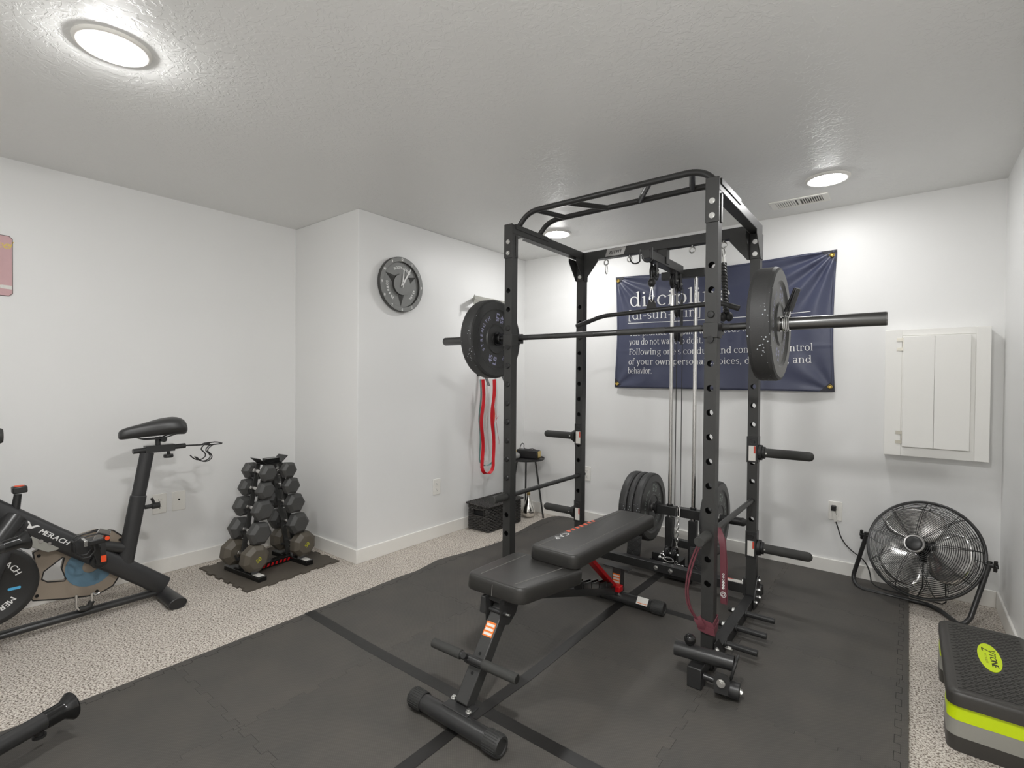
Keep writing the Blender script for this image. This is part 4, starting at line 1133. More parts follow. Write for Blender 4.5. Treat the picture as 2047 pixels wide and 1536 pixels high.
for k, (z, y, r) in enumerate(tiers):
    proto = None
    for s, sd in ((-1,'bike side'),(1,'clock side')):
        lab = ('black hex dumbbell' if k < 4 else 'large brownish eight-sided dumbbell')+' on the '+nm[k]+' tier of the rack, '+sd
        if proto is None: proto = o = dumbbell(r, 6 if k < 4 else 8, [.062,.066,.075,.08,.092][k], M['hexrub'] if k < 4 else M['hexrub2'], M['yprint'] if k == 4 else None); o['label'] = lab
        else: o = dup(proto, lab)
        c, si = cos(DR), sin(DR)
        o.location = (DX-si*s*y, DY+c*s*y, .010+z+.002); o.rotation_euler = (radians(30 if k < 4 else 22)+random.uniform(-.16,.16), 0, DR); o['group'] = 'dumbbells on the rack'
# ------------------------------------------------------------------ exercise bike (built in world coordinates, its plane is X)
X0 = -3.17; BL = V((X0,.55,0))
bike = thing('exercise_bike', 'black exercise bike with grey saddle post standing by the left wall', 'exercise bike', BL)
TI = Mx.Translation(-BL)
def BB(): return B(TI)
def oval(b, p, q, a, c, n=24):
    """oval tube in the bike's plane: a = half width across the plane, c = half depth in it"""
    p, q = V(p), V(q); d = (q-p).normalized(); u = V((1,0,0)); w = d.cross(u).normalized(); vs = []
    for m in (p, q):
        for j in range(n):
            vs.append(m+u*(a*cos(2*pi*j/n))+w*(c*sin(2*pi*j/n)))
    return b.add(vs, [tuple(range(n-1,-1,-1)), tuple(n+j for j in range(n))]+[(j,(j+1)%n,n+(j+1)%n,n+j) for j in range(n)])
mt0, mt1 = V((X0,.03,.862)), V((X0,.972,.072))
mf = obj('main_frame', oval(BB(), mt0, mt1, .032, .047), M['bikeblk'], bike, bevel=.003)
md = (mt1-mt0).normalized(); mu = V((0,-md.z,md.y)); 
F = frameM((X0+.0325,.502,.470),md,mu)
# lettering wraps onto the tube's flank
lt = text(BB(), 'MERACH', .030, Mx.Translation((.0,.018,-.018)) @ F @ Mx.Translation((.0,-.008,0)), 'c', gap=.1, shear=.15, bold=.025, sx=1.1)
obj('lettering', lt, M['wprint'], mf)
em = BB(); em.flat([(-.095,.012),(-.088,-.012),(-.072,-.006),(-.06,.010),(-.052,.016),(-.066,.016),(-.078,.002)], F); em.flat([(-.108,.016),(-.098,.006),(-.094,.014)], F)
obj('emblem', em, M['wprint'], mf)
s0, s1, s2 = V((X0,.795,.215)), V((X0,.858,.585)), V((X0,.896,.806))
so = obj('seat_tube', oval(BB(), s0, s1, .027, .037), M['bikeblk'], bike, bevel=.003)
obj('seat_post', oval(BB(), s1-(s1-s0)*.05, s2, .022, .032), M['bikeblk'], bike)
b = BB(); b.cyl((X0,.885,.517),(X0,.922,.517),.011,n=14); b.cyl((X0,.918,.517),(X0,.952,.517),.0165,n=18); b.cyl((X0,.93,.525),(X0,.916,.56),.007,n=10)
obj('adjust_knob', b, M['plastic_blk'], so)
obj('saddle_rail', BB().cyl((X0,.833,.818),(X0,1.075,.826),.0135,n=18).box((X0-.02,.885,.805),(X0+.02,1.02,.842)), M['tubeblk'], bike)
obj('clamp_post', BB().cyl((X0,.945,.835),(X0,.945,.885),.013,n=16).cyl((X0-.03,.965,.872),(X0+.03,.965,.872),.014,n=14), M['plastic_blk'], bike)
kb = BB(); kb.cyl((X0,.994,.81),(X0,.994,.785),.008,n=12); kb.lathe([(.0,-.02),(.022,-.018),(.024,-.01),(.022,0),(0,.0)], axisM((X0,.994,.787),(0,0,1)), n=16, close=False)
obj('clamp_knob', kb, M['plastic_blk'], bike)
# saddle: cross-sections along y
secs = [(.772,.903,.010,.014),(.776,.904,.021,.025),(.79,.908,.028,.032),(.83,.914,.034,.037),(.88,.921,.042,.042),(.92,.927,.056,.048),(.96,.932,.074,.053),(1.0,.935,.088,.056),(1.035,.934,.091,.056),(1.058,.928,.080,.050),(1.072,.918,.052,.036),(1.076,.912,.014,.014)]
vs = []; n = 24
for y, zc, hw, hh in secs:
    for j in range(n):
        a = 2*pi*j/n; c_, s_ = cos(a), sin(a)
        xx = hw*(abs(c_)**.75)*(1 if c_ > 0 else -1); zz = hh*s_*(1 if s_ > 0 else .75)
        if s_ < 0: xx *= .8+.2*(1+s_)
        vs.append((X0+xx, y, zc+zz))
k = len(secs)
sd = BB().add(vs, [tuple(range(n-1,-1,-1)), tuple((k-1)*n+j for j in range(n))]+[(i*n+j,i*n+(j+1)%n,(i+1)*n+(j+1)%n,(i+1)*n+j) for i in range(k-1) for j in range(n)])
sdl = obj('saddle', sd, mat('saddle_vinyl', rgb(52,52,52), .42, bump=.05, bscale=600), bike, sub=1)
obj('saddle_wire', BB().tube([(X0-.022,.85,.889),(X0-.022,.88,.878),(X0-.022,.96,.878),(X0-.03,1.03,.90)], .0035, 8).tube([(X0+.022,.85,.889),(X0+.022,.88,.878),(X0+.022,.96,.878),(X0+.03,1.03,.90)], .0035, 8), M['tubeblk'], sdl)
# dumbbell hooks behind the saddle
hk = BB(); hk.tube([(X0,1.07,.826),(X0,1.15,.822),(X0,1.20,.823)], .0042, 8)
hk.tube([(X0-.05,1.19,.823),(X0-.03,1.175,.823),(X0,1.165,.822),(X0+.03,1.175,.823),(X0+.05,1.19,.823),(X0+.05,1.245,.825),(X0+.03,1.255,.825),(X0-.03,1.255,.825),(X0-.05,1.245,.825),(X0-.05,1.19,.823)], .0035, 8)
for x in (-.045,.02,.045):
    hk.tube(arc_pts((X0+x,1.20,.822),(X0+x,1.165,.80),(X0+x,1.175,.785),5)+arc_pts((X0+x,1.175,.785),(X0+x,1.21,.755),(X0+x,1.185,.738),6)[1:]+arc_pts((X0+x,1.185,.738),(X0+x,1.15,.715),(X0+x,1.115,.762),6)[1:], .0033, 8)
obj('rear_hook_rack', hk, M['wire'], bike)
# resistance knob
b = BB(); b.lathe([(.017,-.02),(.015,.05),(.0135,.085)], axisM((X0,.392,.588),(0,.12,1)), n=20); rk = obj('resistance_stem', b, M['plastic_blk'], bike)
b = BB(); b.beam((X0,.382,.692),(X0,.432,.694),.05,.030); h = obj('resistance_head', b, M['plastic_blk'], rk, bevel=.005)
obj('red_cap', BB().cyl((X0,.407,.705),(X0,.407,.7105),.018,n=20), M['orangered'], rk)
# flywheel
XF = -3.118
fw = BB(); fw.lathe([(0,0),(.150,0),(.156,.004),(.170,.004),(.1785,0),(.1785,-.045),(.165,-.047),(0,-.047)][::-1], axisM((XF,.288,.288),(1,0,0),(0,0,1)), n=64, close=False)
fl = obj('flywheel', fw, M['plastic_blk'], bike)
obj('rim_ring', BB().torus((XF-.045,.288,.288),.1795,.0025,axis=(1,0,0),n=64), M['chrome'], fl)
FW = axisM((XF+.0004,.288,.288),(1,0,0),(0,1,0))
obj('lettering', arc_text(arc_text(BB(), 'MERACH', .034, FW, .115, radians(52), gap=.12, bold=.02), 'MERACH', .034, FW, .115, radians(-70), gap=.12, bold=.02), M['wprint'], fl)
obj('blue_mark', BB().prism([(-.018,-.006),(.018,-.006),(.021,-.003),(.021,.003),(.018,.006),(-.018,.006),(-.021,.003),(-.021,-.003)], FW @ Mx.Translation((.095,-.026,0)), .0006), M['blueled'], fl)
obj('axle', BB().cyl((XF-.06,.288,.288),(XF+.03,.288,.288),.012,n=18), M['steel'], fl)
fk = BB(); oval(fk, (XF+.022,.305,.30), (X0+.03,.402,.545), .010, .022); oval(fk, (X0-.055,.305,.30), (X0-.03,.402,.545), .010, .022)
obj('fork', fk, M['bikeblk'], bike)
obj('magnet_housing', BB().cyl((X0+.075,.318,.475),(X0+.012,.392,.572),.043,n=32), M['tubeblk'], bike, bevel=.004)
obj('side_bracket', BB().prism([(.40,.51),(.43,.50),(.545,.405),(.535,.388),(.50,.385),(.425,.435),(.395,.47)], frameM((X0+.012,0,0),(0,1,0),(0,0,1)), .012), M['greyplas'], bike, bevel=.002)
b = BB(); b.cyl((X0+.02,.475,.445),(X0+.028,.475,.445),.008,n=14); b.cyl((X0+.02,.505,.428),(X0+.028,.505,.428),.006,n=14); obj('bracket_bolt', b, M['steel'], bike)
# belt guard with an opening, behind the frame
XG = -3.225
outer = [(.455,.385),(.50,.405),(.56,.40),(.62,.425),(.69,.438),(.755,.42),(.805,.37),(.822,.30),(.80,.205),(.755,.135),(.69,.108),(.56,.132),(.455,.160),(.43,.20),(.47,.27)]
hole = [(.492,.285),(.56,.335),(.566,.33),(.556,.28),(.572,.225),(.566,.218),(.505,.232),(.485,.25)]
g = BB(); XG2 = XG+.03
def loop(P_, x): return [(x,y,z) for y, z in P_]
no, nh = len(outer), len(hole)
def holed_plate():
    bmn = bmesh.new()
    ov = [bmn.verts.new((y,z,0)) for y, z in outer]; hv = [bmn.verts.new((y,z,0)) for y, z in hole]
    ed = [bmn.edges.new((ov[i],ov[(i+1)%no])) for i in range(no)]+[bmn.edges.new((hv[i],hv[(i+1)%nh])) for i in range(nh)]
    bmesh.ops.triangle_fill(bmn, use_beauty=True, use_dissolve=False, edges=ed)
    bmn.verts.index_update(); v_ = [tuple(v.co) for v in bmn.verts]; f_ = [tuple(v.index for v in f.verts) for f in bmn.faces]; bmn.free(); return v_, f_
v_, f_ = holed_plate()
g.add([(XG2,y,z) for y, z, _ in v_], f_); g.add([(XG,y,z) for y, z, _ in v_], f_)
for P_, m in ((outer,no),(hole,nh)):
    g.add(loop(P_,XG)+loop(P_,XG2), [(i,(i+1)%m,m+(i+1)%m,m+i) for i in range(m)])
gd = obj('belt_guard', g, M['guard'], bike, bevel=.003)
rimm = BB(); rimm.tube(loop(outer,XG2), .0035, 6, closed=True); rimm.tube(loop(hole,XG2), .003, 6, closed=True)
obj('guard_rib', rimm, M['plastic_blk'], gd)
b = BB()
for y, z in ((.475,.365),(.468,.178),(.69,.128),(.785,.365)): b.cyl((XG2,y,z),(XG2+.004,y,z),.007,n=12)
obj('guard_screw', b, M['darkin'], gd)
b = BB(); b.ring([(.032,0),(.098,0),(.098,.002),(.032,.002)], axisM((XG2+.0005,.665,.262),(1,0,0)), n=40); obj('pulley_disc', b, M['blue'], gd)
obj('cross_brace', BB().cyl((X0,.60,.40),(X0,.79,.325),.026,n=24), M['tubeblk'], bike)
# crank and pedal
cr = BB(); cr.cyl((X0+.02,.683,.298),(X0+.06,.683,.298),.034,n=28); cr.cyl((X0+.06,.683,.298),(X0+.075,.683,.298),.018,n=20)
ck = obj('crank', cr, M['plastic_blk'], bike, bevel=.003)
obj('crank_arm', BB().beam((X0+.066,.683,.298),(X0+.066,.652,.428),.028,.016,up=(1,0,0)), M['plastic_blk'], bike, bevel=.004)
pd = obj('pedal', BB().box((X0+.09,.615,.415),(X0+.165,.70,.437)), M['plastic_blk'], bike, bevel=.004)
obj('pedal_plate', BB().beam((X0+.15,.655,.418),(X0+.15,.685,.475),.05,.006,up=(1,0,0)).beam((X0+.12,.668,.43),(X0+.15,.70,.462),.02,.008,up=(1,0,0)).beam((X0+.09,.61,.426),(X0+.16,.61,.426),.012,.026), M['chrome'], pd, bevel=.001)
cg = BB()
for x in (.10,.155):
    cg.tube([(X0+x,.70,.44),(X0+x,.66,.462),(X0+x,.59,.458),(X0+x,.568,.44),(X0+x,.572,.385),(X0+x,.60,.36),(X0+x,.625,.36),(X0+x,.645,.385),(X0+x,.64,.415)], .004, 8)
cg.tube([(X0+.10,.568,.44),(X0+.155,.568,.44)], .004, 8); cg.tube([(X0+.10,.60,.36),(X0+.155,.60,.36)], .004, 8)
obj('toe_cage', cg, M['plastic_blk'], pd)
obj('pedal_reflector', BB().cyl((X0+.166,.688,.436),(X0+.172,.688,.436),.0095,n=18), M['orangered'], pd)
sp = obj('pedal_strap', strap([(X0+.158,.672,.43),(X0+.163,.674,.40),(X0+.163,.674,.345),(X0+.160,.674,.325)], .019, .003, (0,1,0)), M['rubberd'], pd)
for v in sp.data.vertices: v.co -= BL
tagp = BB().box((X0+.165,.664,.325),(X0+.1665,.685,.356)); obj('strap_tag', tagp, M['orangered'], pd)
# base
def stab(y, nmx):
    b = BB(); n = 28; a_, c_ = .040, .026; z = .028; vs = []
    for x in (X0-.215, X0+.195):
        for j in range(n):
            vs.append((x, y+a_*cos(2*pi*j/n), z+c_*sin(2*pi*j/n)))
    b.add(vs, [tuple(range(n-1,-1,-1)), tuple(n+j for j in range(n))]+[(j,(j+1)%n,n+(j+1)%n,n+j) for j in range(n)])
    o = obj(nmx, b, M['bikeblk'], bike)
    for x, s in ((X0-.215,-1),(X0+.195,1)):
        b = BB(); vs = []
        for xx, k_ in ((x-s*.10,1.06),(x+s*.002,1.08),(x+s*.004,.96),(x+s*.001,.9)):
            for j in range(n): vs.append((xx, y+a_*k_*cos(2*pi*j/n), z+c_*k_*sin(2*pi*j/n)))
        b.add(vs, [tuple(range(n-1,-1,-1)), tuple(3*n+j for j in range(n))]+[(i*n+j,i*n+(j+1)%n,(i+1)*n+(j+1)%n,(i+1)*n+j) for i in range(3) for j in range(n)])
        obj('end_cap', b, M['plastic_blk'], o)
stab(.975, 'rear_stabilizer'); stab(-.13, 'front_stabilizer')
fb = BB(); oval(fb, (X0-.01,-.13,.045), (X0-.01,.95,.045), .024, .018); obj('floor_rail', fb, M['tubeblk'], bike)
oval_b = BB(); oval(oval_b, (X0,-.12,.04), (X0,.085,.80), .03, .035); obj('front_upright', oval_b, M['bikeblk'], bike)
obj('handlebar', BB().tube([(X0,.085,.79),(X0,.07,.90),(X0,.16,.945),(X0,.27,.948)], .017, 16), M['tubeblk'], bike)
obj('bar_grip', BB().lathe([(.018,0),(.026,.01),(.031,.05),(.034,.085),(.030,.092),(0,.093)], axisM((X0,.262,.942),(0,1,0)), n=24, close=False), M['foamgrip'], bike)
lo = BB()
for x in (0,): lo.tube([(X0+.02,.602,.15),(X0+.02,.602,.09),(X0+.02,.612,.076),(X0+.02,.645,.074),(X0+.02,.66,.085),(X0+.02,.662,.14)], .0065, 10)
lo.tube([(X0+.02,.662,.14),(X0+.02,.672,.128),(X0+.02,.69,.132)], .006, 10)
obj('chrome_loop', lo, M['chrome'], bike)
obj('loop_pad', BB().tube([(X0+.02,.614,.077),(X0+.02,.632,.073),(X0+.02,.652,.078),(X0+.02,.66,.10)], .013, 12), M['rubber'], bike)

# frame with flared ends reaching in from the picture's left edge
fr = thing('tube_frame', 'black steel tube frame with flared rubber end caps at the mats\' near left edge', 'exercise frame', (-2.12,.0,MAT))
FI = Mx.Translation((2.12,0,-MAT))
def flared(p, d, r, L, nm):
    p = V(p); d = V(d).normalized()
    o = obj(nm, B(FI).cyl(p-d*L, p-d*.06, r, n=28), M['tubeblk'], fr)
    b = B(FI); b.lathe([(r*1.02,-.075),(r*1.05,-.07),(r*1.08,-.026),(r*1.12,-.022),(r*1.55,-.006),(r*1.72,0),(r*1.70,.004),(0,.005)], axisM(p, d), n=36, close=False)
    obj('end_cap', b, M['gloss_blk'], o)
    return o
lo_ = flared((-2.194,.402,.105), (-.065,.17,.004), .0265, .62, 'lower_tube')
obj('pin_knob', B(FI).cyl((-2.166,.322,.085),(-2.166,.322,.062),.012,n=16).cyl((-2.166,.322,.066),(-2.166,.322,.058),.018,n=18), M['plastic_blk'], lo_)
flared((-2.888,.39,.525), (-.045,.17,.02), .024, .58, 'upper_tube')
up = B(FI); up.beam((-2.75,-.19,.013),(-2.75,-.19,.60),.05,.05,up=(0,1,0)); up.beam((-2.75,-.19,.105),(-1.95,-.19,.105),.05,.05); up.beam((-1.98,-.19,.013),(-1.98,-.19,.13),.05,.05,up=(0,1,0))
obj('upright', up, M['rackd'], fr, bevel=.004)
# ------------------------------------------------------------------ wall clock shaped like a plate
t = thing('wall_clock', 'round grey weight-plate wall clock with white numerals', 'clock', (XJ,2.274,1.861))
CF = frameM((0,0,0),(0,1,0),(0,0,1)); ck_grey = mat('clock_grey', rgb(128,129,127), .5, bump=.05, bscale=300)
ck_dark = mat('clock_edge', rgb(62,62,60), .5)
b = B(); b.m = 1; b.lathe([(.183,.004),(.189,.010),(.189,.034),(.186,.037)], CF, n=72, close=False); b.m = 0
b.lathe([(.186,.037),(.158,.037),(.157,.036)], CF, n=72, close=False); b.m = 1; b.lathe([(.157,.036),(.154,.020)], CF, n=72, close=False); b.m = 0
b.lathe([(.154,.020),(.0,.0195)], CF, n=72, close=False); b.lathe([(.0,.003),(.183,.004)], CF, n=72, close=False)
obj('case', b, [ck_grey,ck_dark], t, ang=30)
b = B(); b.m = 1; b.lathe([(.074,.018),(.072,.036)], CF, n=40, close=False); b.m = 0; b.lathe([(.072,.036),(.0,.0365)], CF, n=40, close=False)
b.m = 1
for a in (90+62, -90, 90-62):
    A = CF @ Mx.Rotation(radians(a), 4, 'Z'); b.add([A @ V(p) for p in ((.06,-.03,.02),(.06,.03,.02),(.15,0,.0205),(.06,0,.034))], [(0,2,3),(1,3,2),(0,3,1)])
obj('hub', b, [ck_grey,ck_dark], t)
tx = B()
for k in range(12):
    a = radians(90-30*(k+1)); s = str(k+1)
    text(tx, s, .024, CF @ Mx.Translation((.172*cos(a),.172*sin(a)-.009,.0374)), 'c', bold=.03)
F2 = CF @ Mx.Translation((0,0,.0203))
arc_text(tx, 'BODY-SOLID', .026, F2, .118, radians(83), gap=.1, bold=.035); arc_text(tx, '45 LBS.', .025, F2, .122, radians(-30), gap=.14, bold=.035); arc_text(tx, '20-4 KILOS', .025, F2, .118, radians(207), gap=.14, bold=.035)
obj('numerals', tx, M['wprint'], t)
hd = B()
for a, L, w in ((84,.10,.010),(58,.135,.011)):
    A = CF @ Mx.Rotation(radians(a), 4, 'Z') @ Mx.Translation((0,0,.042)); hd.prism([(-.02,-w*.7),(L,-w*.3),(L,w*.3),(-.02,w*.7)], A, .0015)
hd.cyl(CF @ V((0,0,.036)), CF @ V((0,0,.045)), .009, n=16)
obj('hands', hd, M['wprint'], t)

# ------------------------------------------------------------------ banner
FX0, FX1, FZ0, FZ1 = -1.874, -.363, 1.149, 2.039
def ripple(u, v):
    """cloth surface: u along, v up, both 0..1 -> x, y, z"""
    x = FX0+(FX1-FX0)*u+.006*sin(pi*v)*(1 if u < .5 else -1)*0; z = FZ0+(FZ1-FZ0)*v
    z -= .022*sin(pi*u)*v; x += (.014*sin(pi*v))*(1-2*u)
    y = .016+.020*sin(pi*min(1,max(0,u)))*(1-.55*v)
    for cu, cv, am, k, ph in ((0,1,.011,15,.4),(1,1,.018,15,1.1),(0,0,.006,9,.2),(1,0,.006,9,2)):
        du, dv = (u-cu)*1.7, v-cv; r = sqrt(du*du+dv*dv)+1e-6; a = atan2(abs(dv), abs(du))
        y += am*sin(a*k+ph)*math.exp(-r*1.9)*min(1,r*6)
    y += .005*sin(7*u+3*v)+.0035*sin(15*u-6*v+1)+.002*sin(29*u+11*v)
    for c in (.22,.45,.72): y += .0022*math.exp(-((u-c)/.006)**2)
    y += .002*math.exp(-((v-.33)/.012)**2)
    return V((x, YB-.004-max(.001,y), z))
NU, NV = 150, 90
t = tag(obj('banner', B().add([ripple(i/NU,j/NV) for j in range(NV+1) for i in range(NU+1)], [(j*(NU+1)+i,j*(NU+1)+i+1,(j+1)*(NU+1)+i+1,(j+1)*(NU+1)+i) for j in range(NV) for i in range(NU)]), M['flag'], ang=180), 'navy cloth banner with white writing pinned to the back wall', 'banner')
md = t.modifiers.new('cloth', 'SOLIDIFY'); md.thickness = .0008; md.offset = 1
tx = B(); I2 = Mx.Identity(4)
def fline(s, x, z, w, h): serif(tx, s, Mx.Translation((x,z,0)), w, h)
fline('discipline', -1.760, 1.795, .775, .158)
fline('[di-suh-plin] n.', -1.772, 1.693, .70, .098)
fline('The practice of doing what needs to be done when', -1.760, 1.562, 1.27, .066)
fline('you do not want to do it.', -1.758, 1.492, .585, .066)
fline('Following one\'s conduct and conscious control', -1.758, 1.412, 1.288, .066)
fline('of your own personal choices, decisions, and', -1.758, 1.334, 1.277, .066)
fline('behavior.', -1.758, 1.263, .203, .066)
tx.add([(-1.772+1.284*k/40,1.662+dz,0) for k in range(41) for dz in (0,.0045)], [(2*k,2*k+2,2*k+3,2*k+1) for k in range(40)])
def onflag(p, off):
    u = (p[0]-FX0)/(FX1-FX0); v = (p[1]-FZ0)/(FZ1-FZ0); q = ripple(u, v); return V((q.x, q.y-off, q.z))
tx.v = [onflag(p, .0028) for p in tx.v]
obj('lettering', tx, M['wprint'], t, smooth=False)
hem = B()
for pts in ([(i/60,.012) for i in range(61)],[(i/60,.985) for i in range(61)],[(.009,i/40) for i in range(41)],[(.991,i/40) for i in range(41)]):
    hem.tube([ripple(u,v)-V((0,.0014,0)) for u, v in pts], .0009, 4)
obj('hem_stitch', hem, mat('navy_thread', rgb(48,50,66), .6), t)
for cu, cv in ((0,0),(1,0),(0,1),(1,1)):
    cp = B(); su, sv = (1 if cu == 0 else -1), (1 if cv == 0 else -1)
    cp.add([ripple(cu+su*a, cv+sv*c)-V((0,.0015,0)) for a, c in ((0,0),(.055,0),(.035,.035),(0,.085))], [(0,1,2,3)])
    obj('corner_patch', cp, mat('dark_corner_cloth', rgb(40,41,50), .6), t)
for cu, cv in ((.016,.035),(.984,.035),(.016,.965),(.984,.965)):
    p = ripple(cu, cv)-V((0,.003,0)); obj('grommet', B().torus(p, .0105, .0045, axis=(0,1,0)).cyl(p+V((0,.003,0)),p-V((0,.002,0)),.006,n=12), M['brass'], t)

# ------------------------------------------------------------------ wicker basket
BXa, BXb, BYa, BYb = -2.785, -2.56, 2.965, 3.395
t = thing('wicker_basket', 'black wicker storage basket with lid on the carpet by the side wall', 'basket', ((BXa+BXb)/2,(BYa+BYb)/2,0))
hw, hl = (BXb-BXa)/2, (BYb-BYa)/2
def perim(f, ins=0):
    """point on a rounded rectangle, f in 0..1, and outward normal"""
    w, l = hw-ins, hl-ins; L = 4*(w+l); s = f*L
    if s < 2*w: return V((-w+s,-l,0)), V((0,-1,0))
    s -= 2*w
    if s < 2*l: return V((w,-l+s,0)), V((1,0,0))
    s -= 2*l
    if s < 2*w: return V((w-s,l,0)), V((0,1,0))
    s -= 2*w
    return V((-w,l-s,0)), V((-1,0,0))
bd = B(); rows = 17; ns = 56
hole_f = (.16*0+hw*2*.28/(4*(hw+hl)), hw*2*.78/(4*(hw+hl)))
for r in range(rows):
    z = .008+.190*r/(rows-1); seg = []
    for k in range(ns*4):
        f = k/(ns*4); p, nn = perim(f, .008)
        o = .0048*sin(2*pi*f*ns/2+(pi if r % 2 else 0)); q = p+nn*o+V((0,0,z+.0012*sin(9*f*6.28+r)))
        if .118 < z < .172 and hole_f[0] < f < hole_f[1]:
            if len(seg) > 1: bd.tube(seg, .0050, 6, sq=1.15)
            seg = []
        else: seg.append(q)
    if seg: bd.tube(seg+([] if len(seg) < ns*4 else [seg[0]]), .0050, 6, sq=1.15)
for k in range(ns):
    f = (k+.25)/ns; p, nn = perim(f, .008)
    if not hole_f[0] < f < hole_f[1]: bd.cyl(p+V((0,0,.004)), p+V((0,0,.202)), .0032, n=6)
    else: bd.cyl(p+V((0,0,.004)), p+V((0,0,.115)), .0032, n=6)
obj('woven_body', bd, M['wicker'], t)
obj('inner_lining', B().box((-hw+.016,-hl+.016,.004),(hw-.016,hl-.016,.19)), M['darkin'], t)
hx0, hx1 = -hw+hw*2*.28, -hw+hw*2*.78
obj('handle_frame', B().tube([(hx0,-hl+.002,.118),(hx1,-hl+.002,.118),(hx1,-hl+.002,.172),(hx0,-hl+.002,.172)], .0055, 8, closed=True), M['wicker'], t)
ld = B(); LM = Mx.Translation((0,0,.207)) @ Mx.Rotation(radians(1.5), 4, 'Y'); ld.M = LM
for k in range(19):
    y = -hl-.004+(2*hl+.008)*k/18; ld.tube([(-hw-.004+(2*hw+.008)*j/28, y, .0045*sin(j*pi/1.0+.5*pi+(pi if k % 2 else 0))+.004*sin(k*.9)*sin(pi*j/28)) for j in range(29)], .0068, 6)
for k in range(9):
    x = -hw+.004+(2*hw-.008)*k/8; ld.cyl((x,-hl,.0),(x,hl,.0),.003,n=6)
ld.tube([(-hw-.006,-hl-.006,0),(hw+.006,-hl-.006,0),(hw+.006,hl+.006,0),(-hw-.006,hl+.006,0)], .0075, 8, closed=True)
ld.box((-hw+.002,-hl+.002,-.004),(hw-.002,hl-.002,-.002))
obj('lid', ld, M['wicker'], t)

# ------------------------------------------------------------------ side table with what stands on it
TX, TY, TZ = -2.64, 3.56, .508
t = thing('side_table', 'small round black metal side table in the back left corner', 'side table', (TX,TY,0))
obj('table_top', B().lathe([(0,TZ-.008),(.150,TZ-.008),(.160,TZ-.002),(.162,TZ+.010),(.158,TZ+.010),(.154,TZ),(0,TZ)], n=48, close=False), M['rackd'], t)
for a in (14, 128, 238):
    c, s = cos(radians(a)), sin(radians(a)); obj('leg', B().cyl((.085*c,.085*s,TZ-.006),(.165*c,.165*s,.002),.0075,n=14), M['rackd'], t)
t = thing('pouch_speaker', 'black box-shaped pouch with a wrist strap on the round side table', 'speaker', (TX+.0,TY+.03,TZ+.0005), radians(10))
obj('case', B().box((-.105,-.035,0),(.105,.035,.078)), M['plastic_blk'], t, bevel=.012, seg=3)
obj('gold_end', B().box((.1045,-.028,.008),(.1085,.028,.070)).box((-.1085,-.028,.008),(-.1045,.028,.070)), M['gold'], t, bevel=.0015)
obj('wrist_strap', B().tube(arc_pts((-.085,0,.078),(-.075,0,.12),(-.06,0,.13),5)+arc_pts((-.06,0,.13),(-.04,0,.128),(-.045,0,.095),5)[1:]+[(-.035,.0,.08),(.0,.0,.079),(.04,0,.086),(.075,0,.079)], .0032, 6), M['rope'], t)
tag(obj('massage_ball', B().ball((0,0,0), .032, n=24, k=14, sc=(1.35,.95,.95)), M['greyball'], loc=(TX-.055,TY-.085,TZ+.0312), rotz=.3), 'small pale grey oval ball in front of the pouch on the side table', 'ball')
t = thing('teardrop_lamp', 'silver mirrored teardrop bulb ornament on the carpet under the side table', 'ornament', (-2.60,3.545,0))
obj('glass_body', B().lathe([(0,.001),(.030,.003),(.048,.018),(.057,.040),(.057,.062),(.049,.09),(.036,.122),(.024,.152),(.016,.178),(.0135,.200),(.0,.202)], n=48, close=False), M['silver'], t, ang=60)
obj('gold_cap', B().lathe([(.0145,.195),(.0155,.199),(.0155,.214),(.009,.222),(0,.223)], n=24, close=False), M['gold'], t)

# ------------------------------------------------------------------ band hanger on the side wall
t = thing('wall_hanger', 'black and grey metal wall hanger behind the left barbell plate', 'wall hanger', (XJ,3.2,1.2))
hgm = B()
hgm.box((0,-.15,.62),(.006,.17,.68)); hgm.beam((.0,-.16,.655),(.115,-.27,.655),.006,.035); hgm.beam((.112,-.268,.652),(.11,-.05,.650),.006,.03); hgm.beam((.11,-.05,.65),(.125,.19,.645),.006,.035); hgm.beam((.0,.17,.65),(.125,.19,.645),.006,.035)
hgm.box((.104,-.272,.60),(.112,-.262,.655))
obj('top_arm', hgm, M['greyplas'], t)
obj('wall_plate', B().box((0,-.11,.03),(.006,-.08,.62)).box((0,.10,.03),(.006,.13,.62)).box((0,-.11,.05),(.006,.13,.08)), M['rack'], t)
for y in (-.10, .122):
    b = B(); b.beam((.003,y,.045),(.088,y,.03),.026,.006); b.beam((.085,y,.034),(.15,y-.03,-.045),.022,.006); obj('hook', b, M['rackd'], t, bevel=.001)
def band(name, label, pts, w, th, m, ups=(1,0,0)):
    b = strap(pts, w, th, ups); return tag(obj(name, b, m), label, 'resistance band', 'bands on the wall hanger')
hx = XJ+.09
def loop_band(y0, y1, zt, zb, x, wob, k=26):
    pts = []
    for i in range(k):
        f = i/(k-1); pts.append((x+.004*sin(f*5), y0+wob*sin(f*9+.5)*sin(pi*f), zt+(zb+.06-zt)*f))
    n = 10; r = (y1-y0)/2; c = (y0+y1)/2
    for i in range(1, n): a = pi+pi*i/n; pts.append((x, c+r*cos(a), zb+.06+.06*sin(a)))
    for i in range(k):
        f = 1-i/(k-1); pts.append((x+.004*cos(f*5), y1+wob*sin(f*8+1.5)*sin(pi*f), zt+(zb+.06-zt)*f))
    return pts
band('resistance_band', 'long red flat loop band hanging from the wall hanger', loop_band(3.05,3.185,1.205,.43,hx+.012,.018), .027, .003, M['redband'], (.55,.85,0))
band('resistance_band', 'pale teal loop band hanging behind the red one', loop_band(3.055,3.235,1.205,.49,hx-.02,.014), .013, .003, M['tealband'], (.5,.85,0))
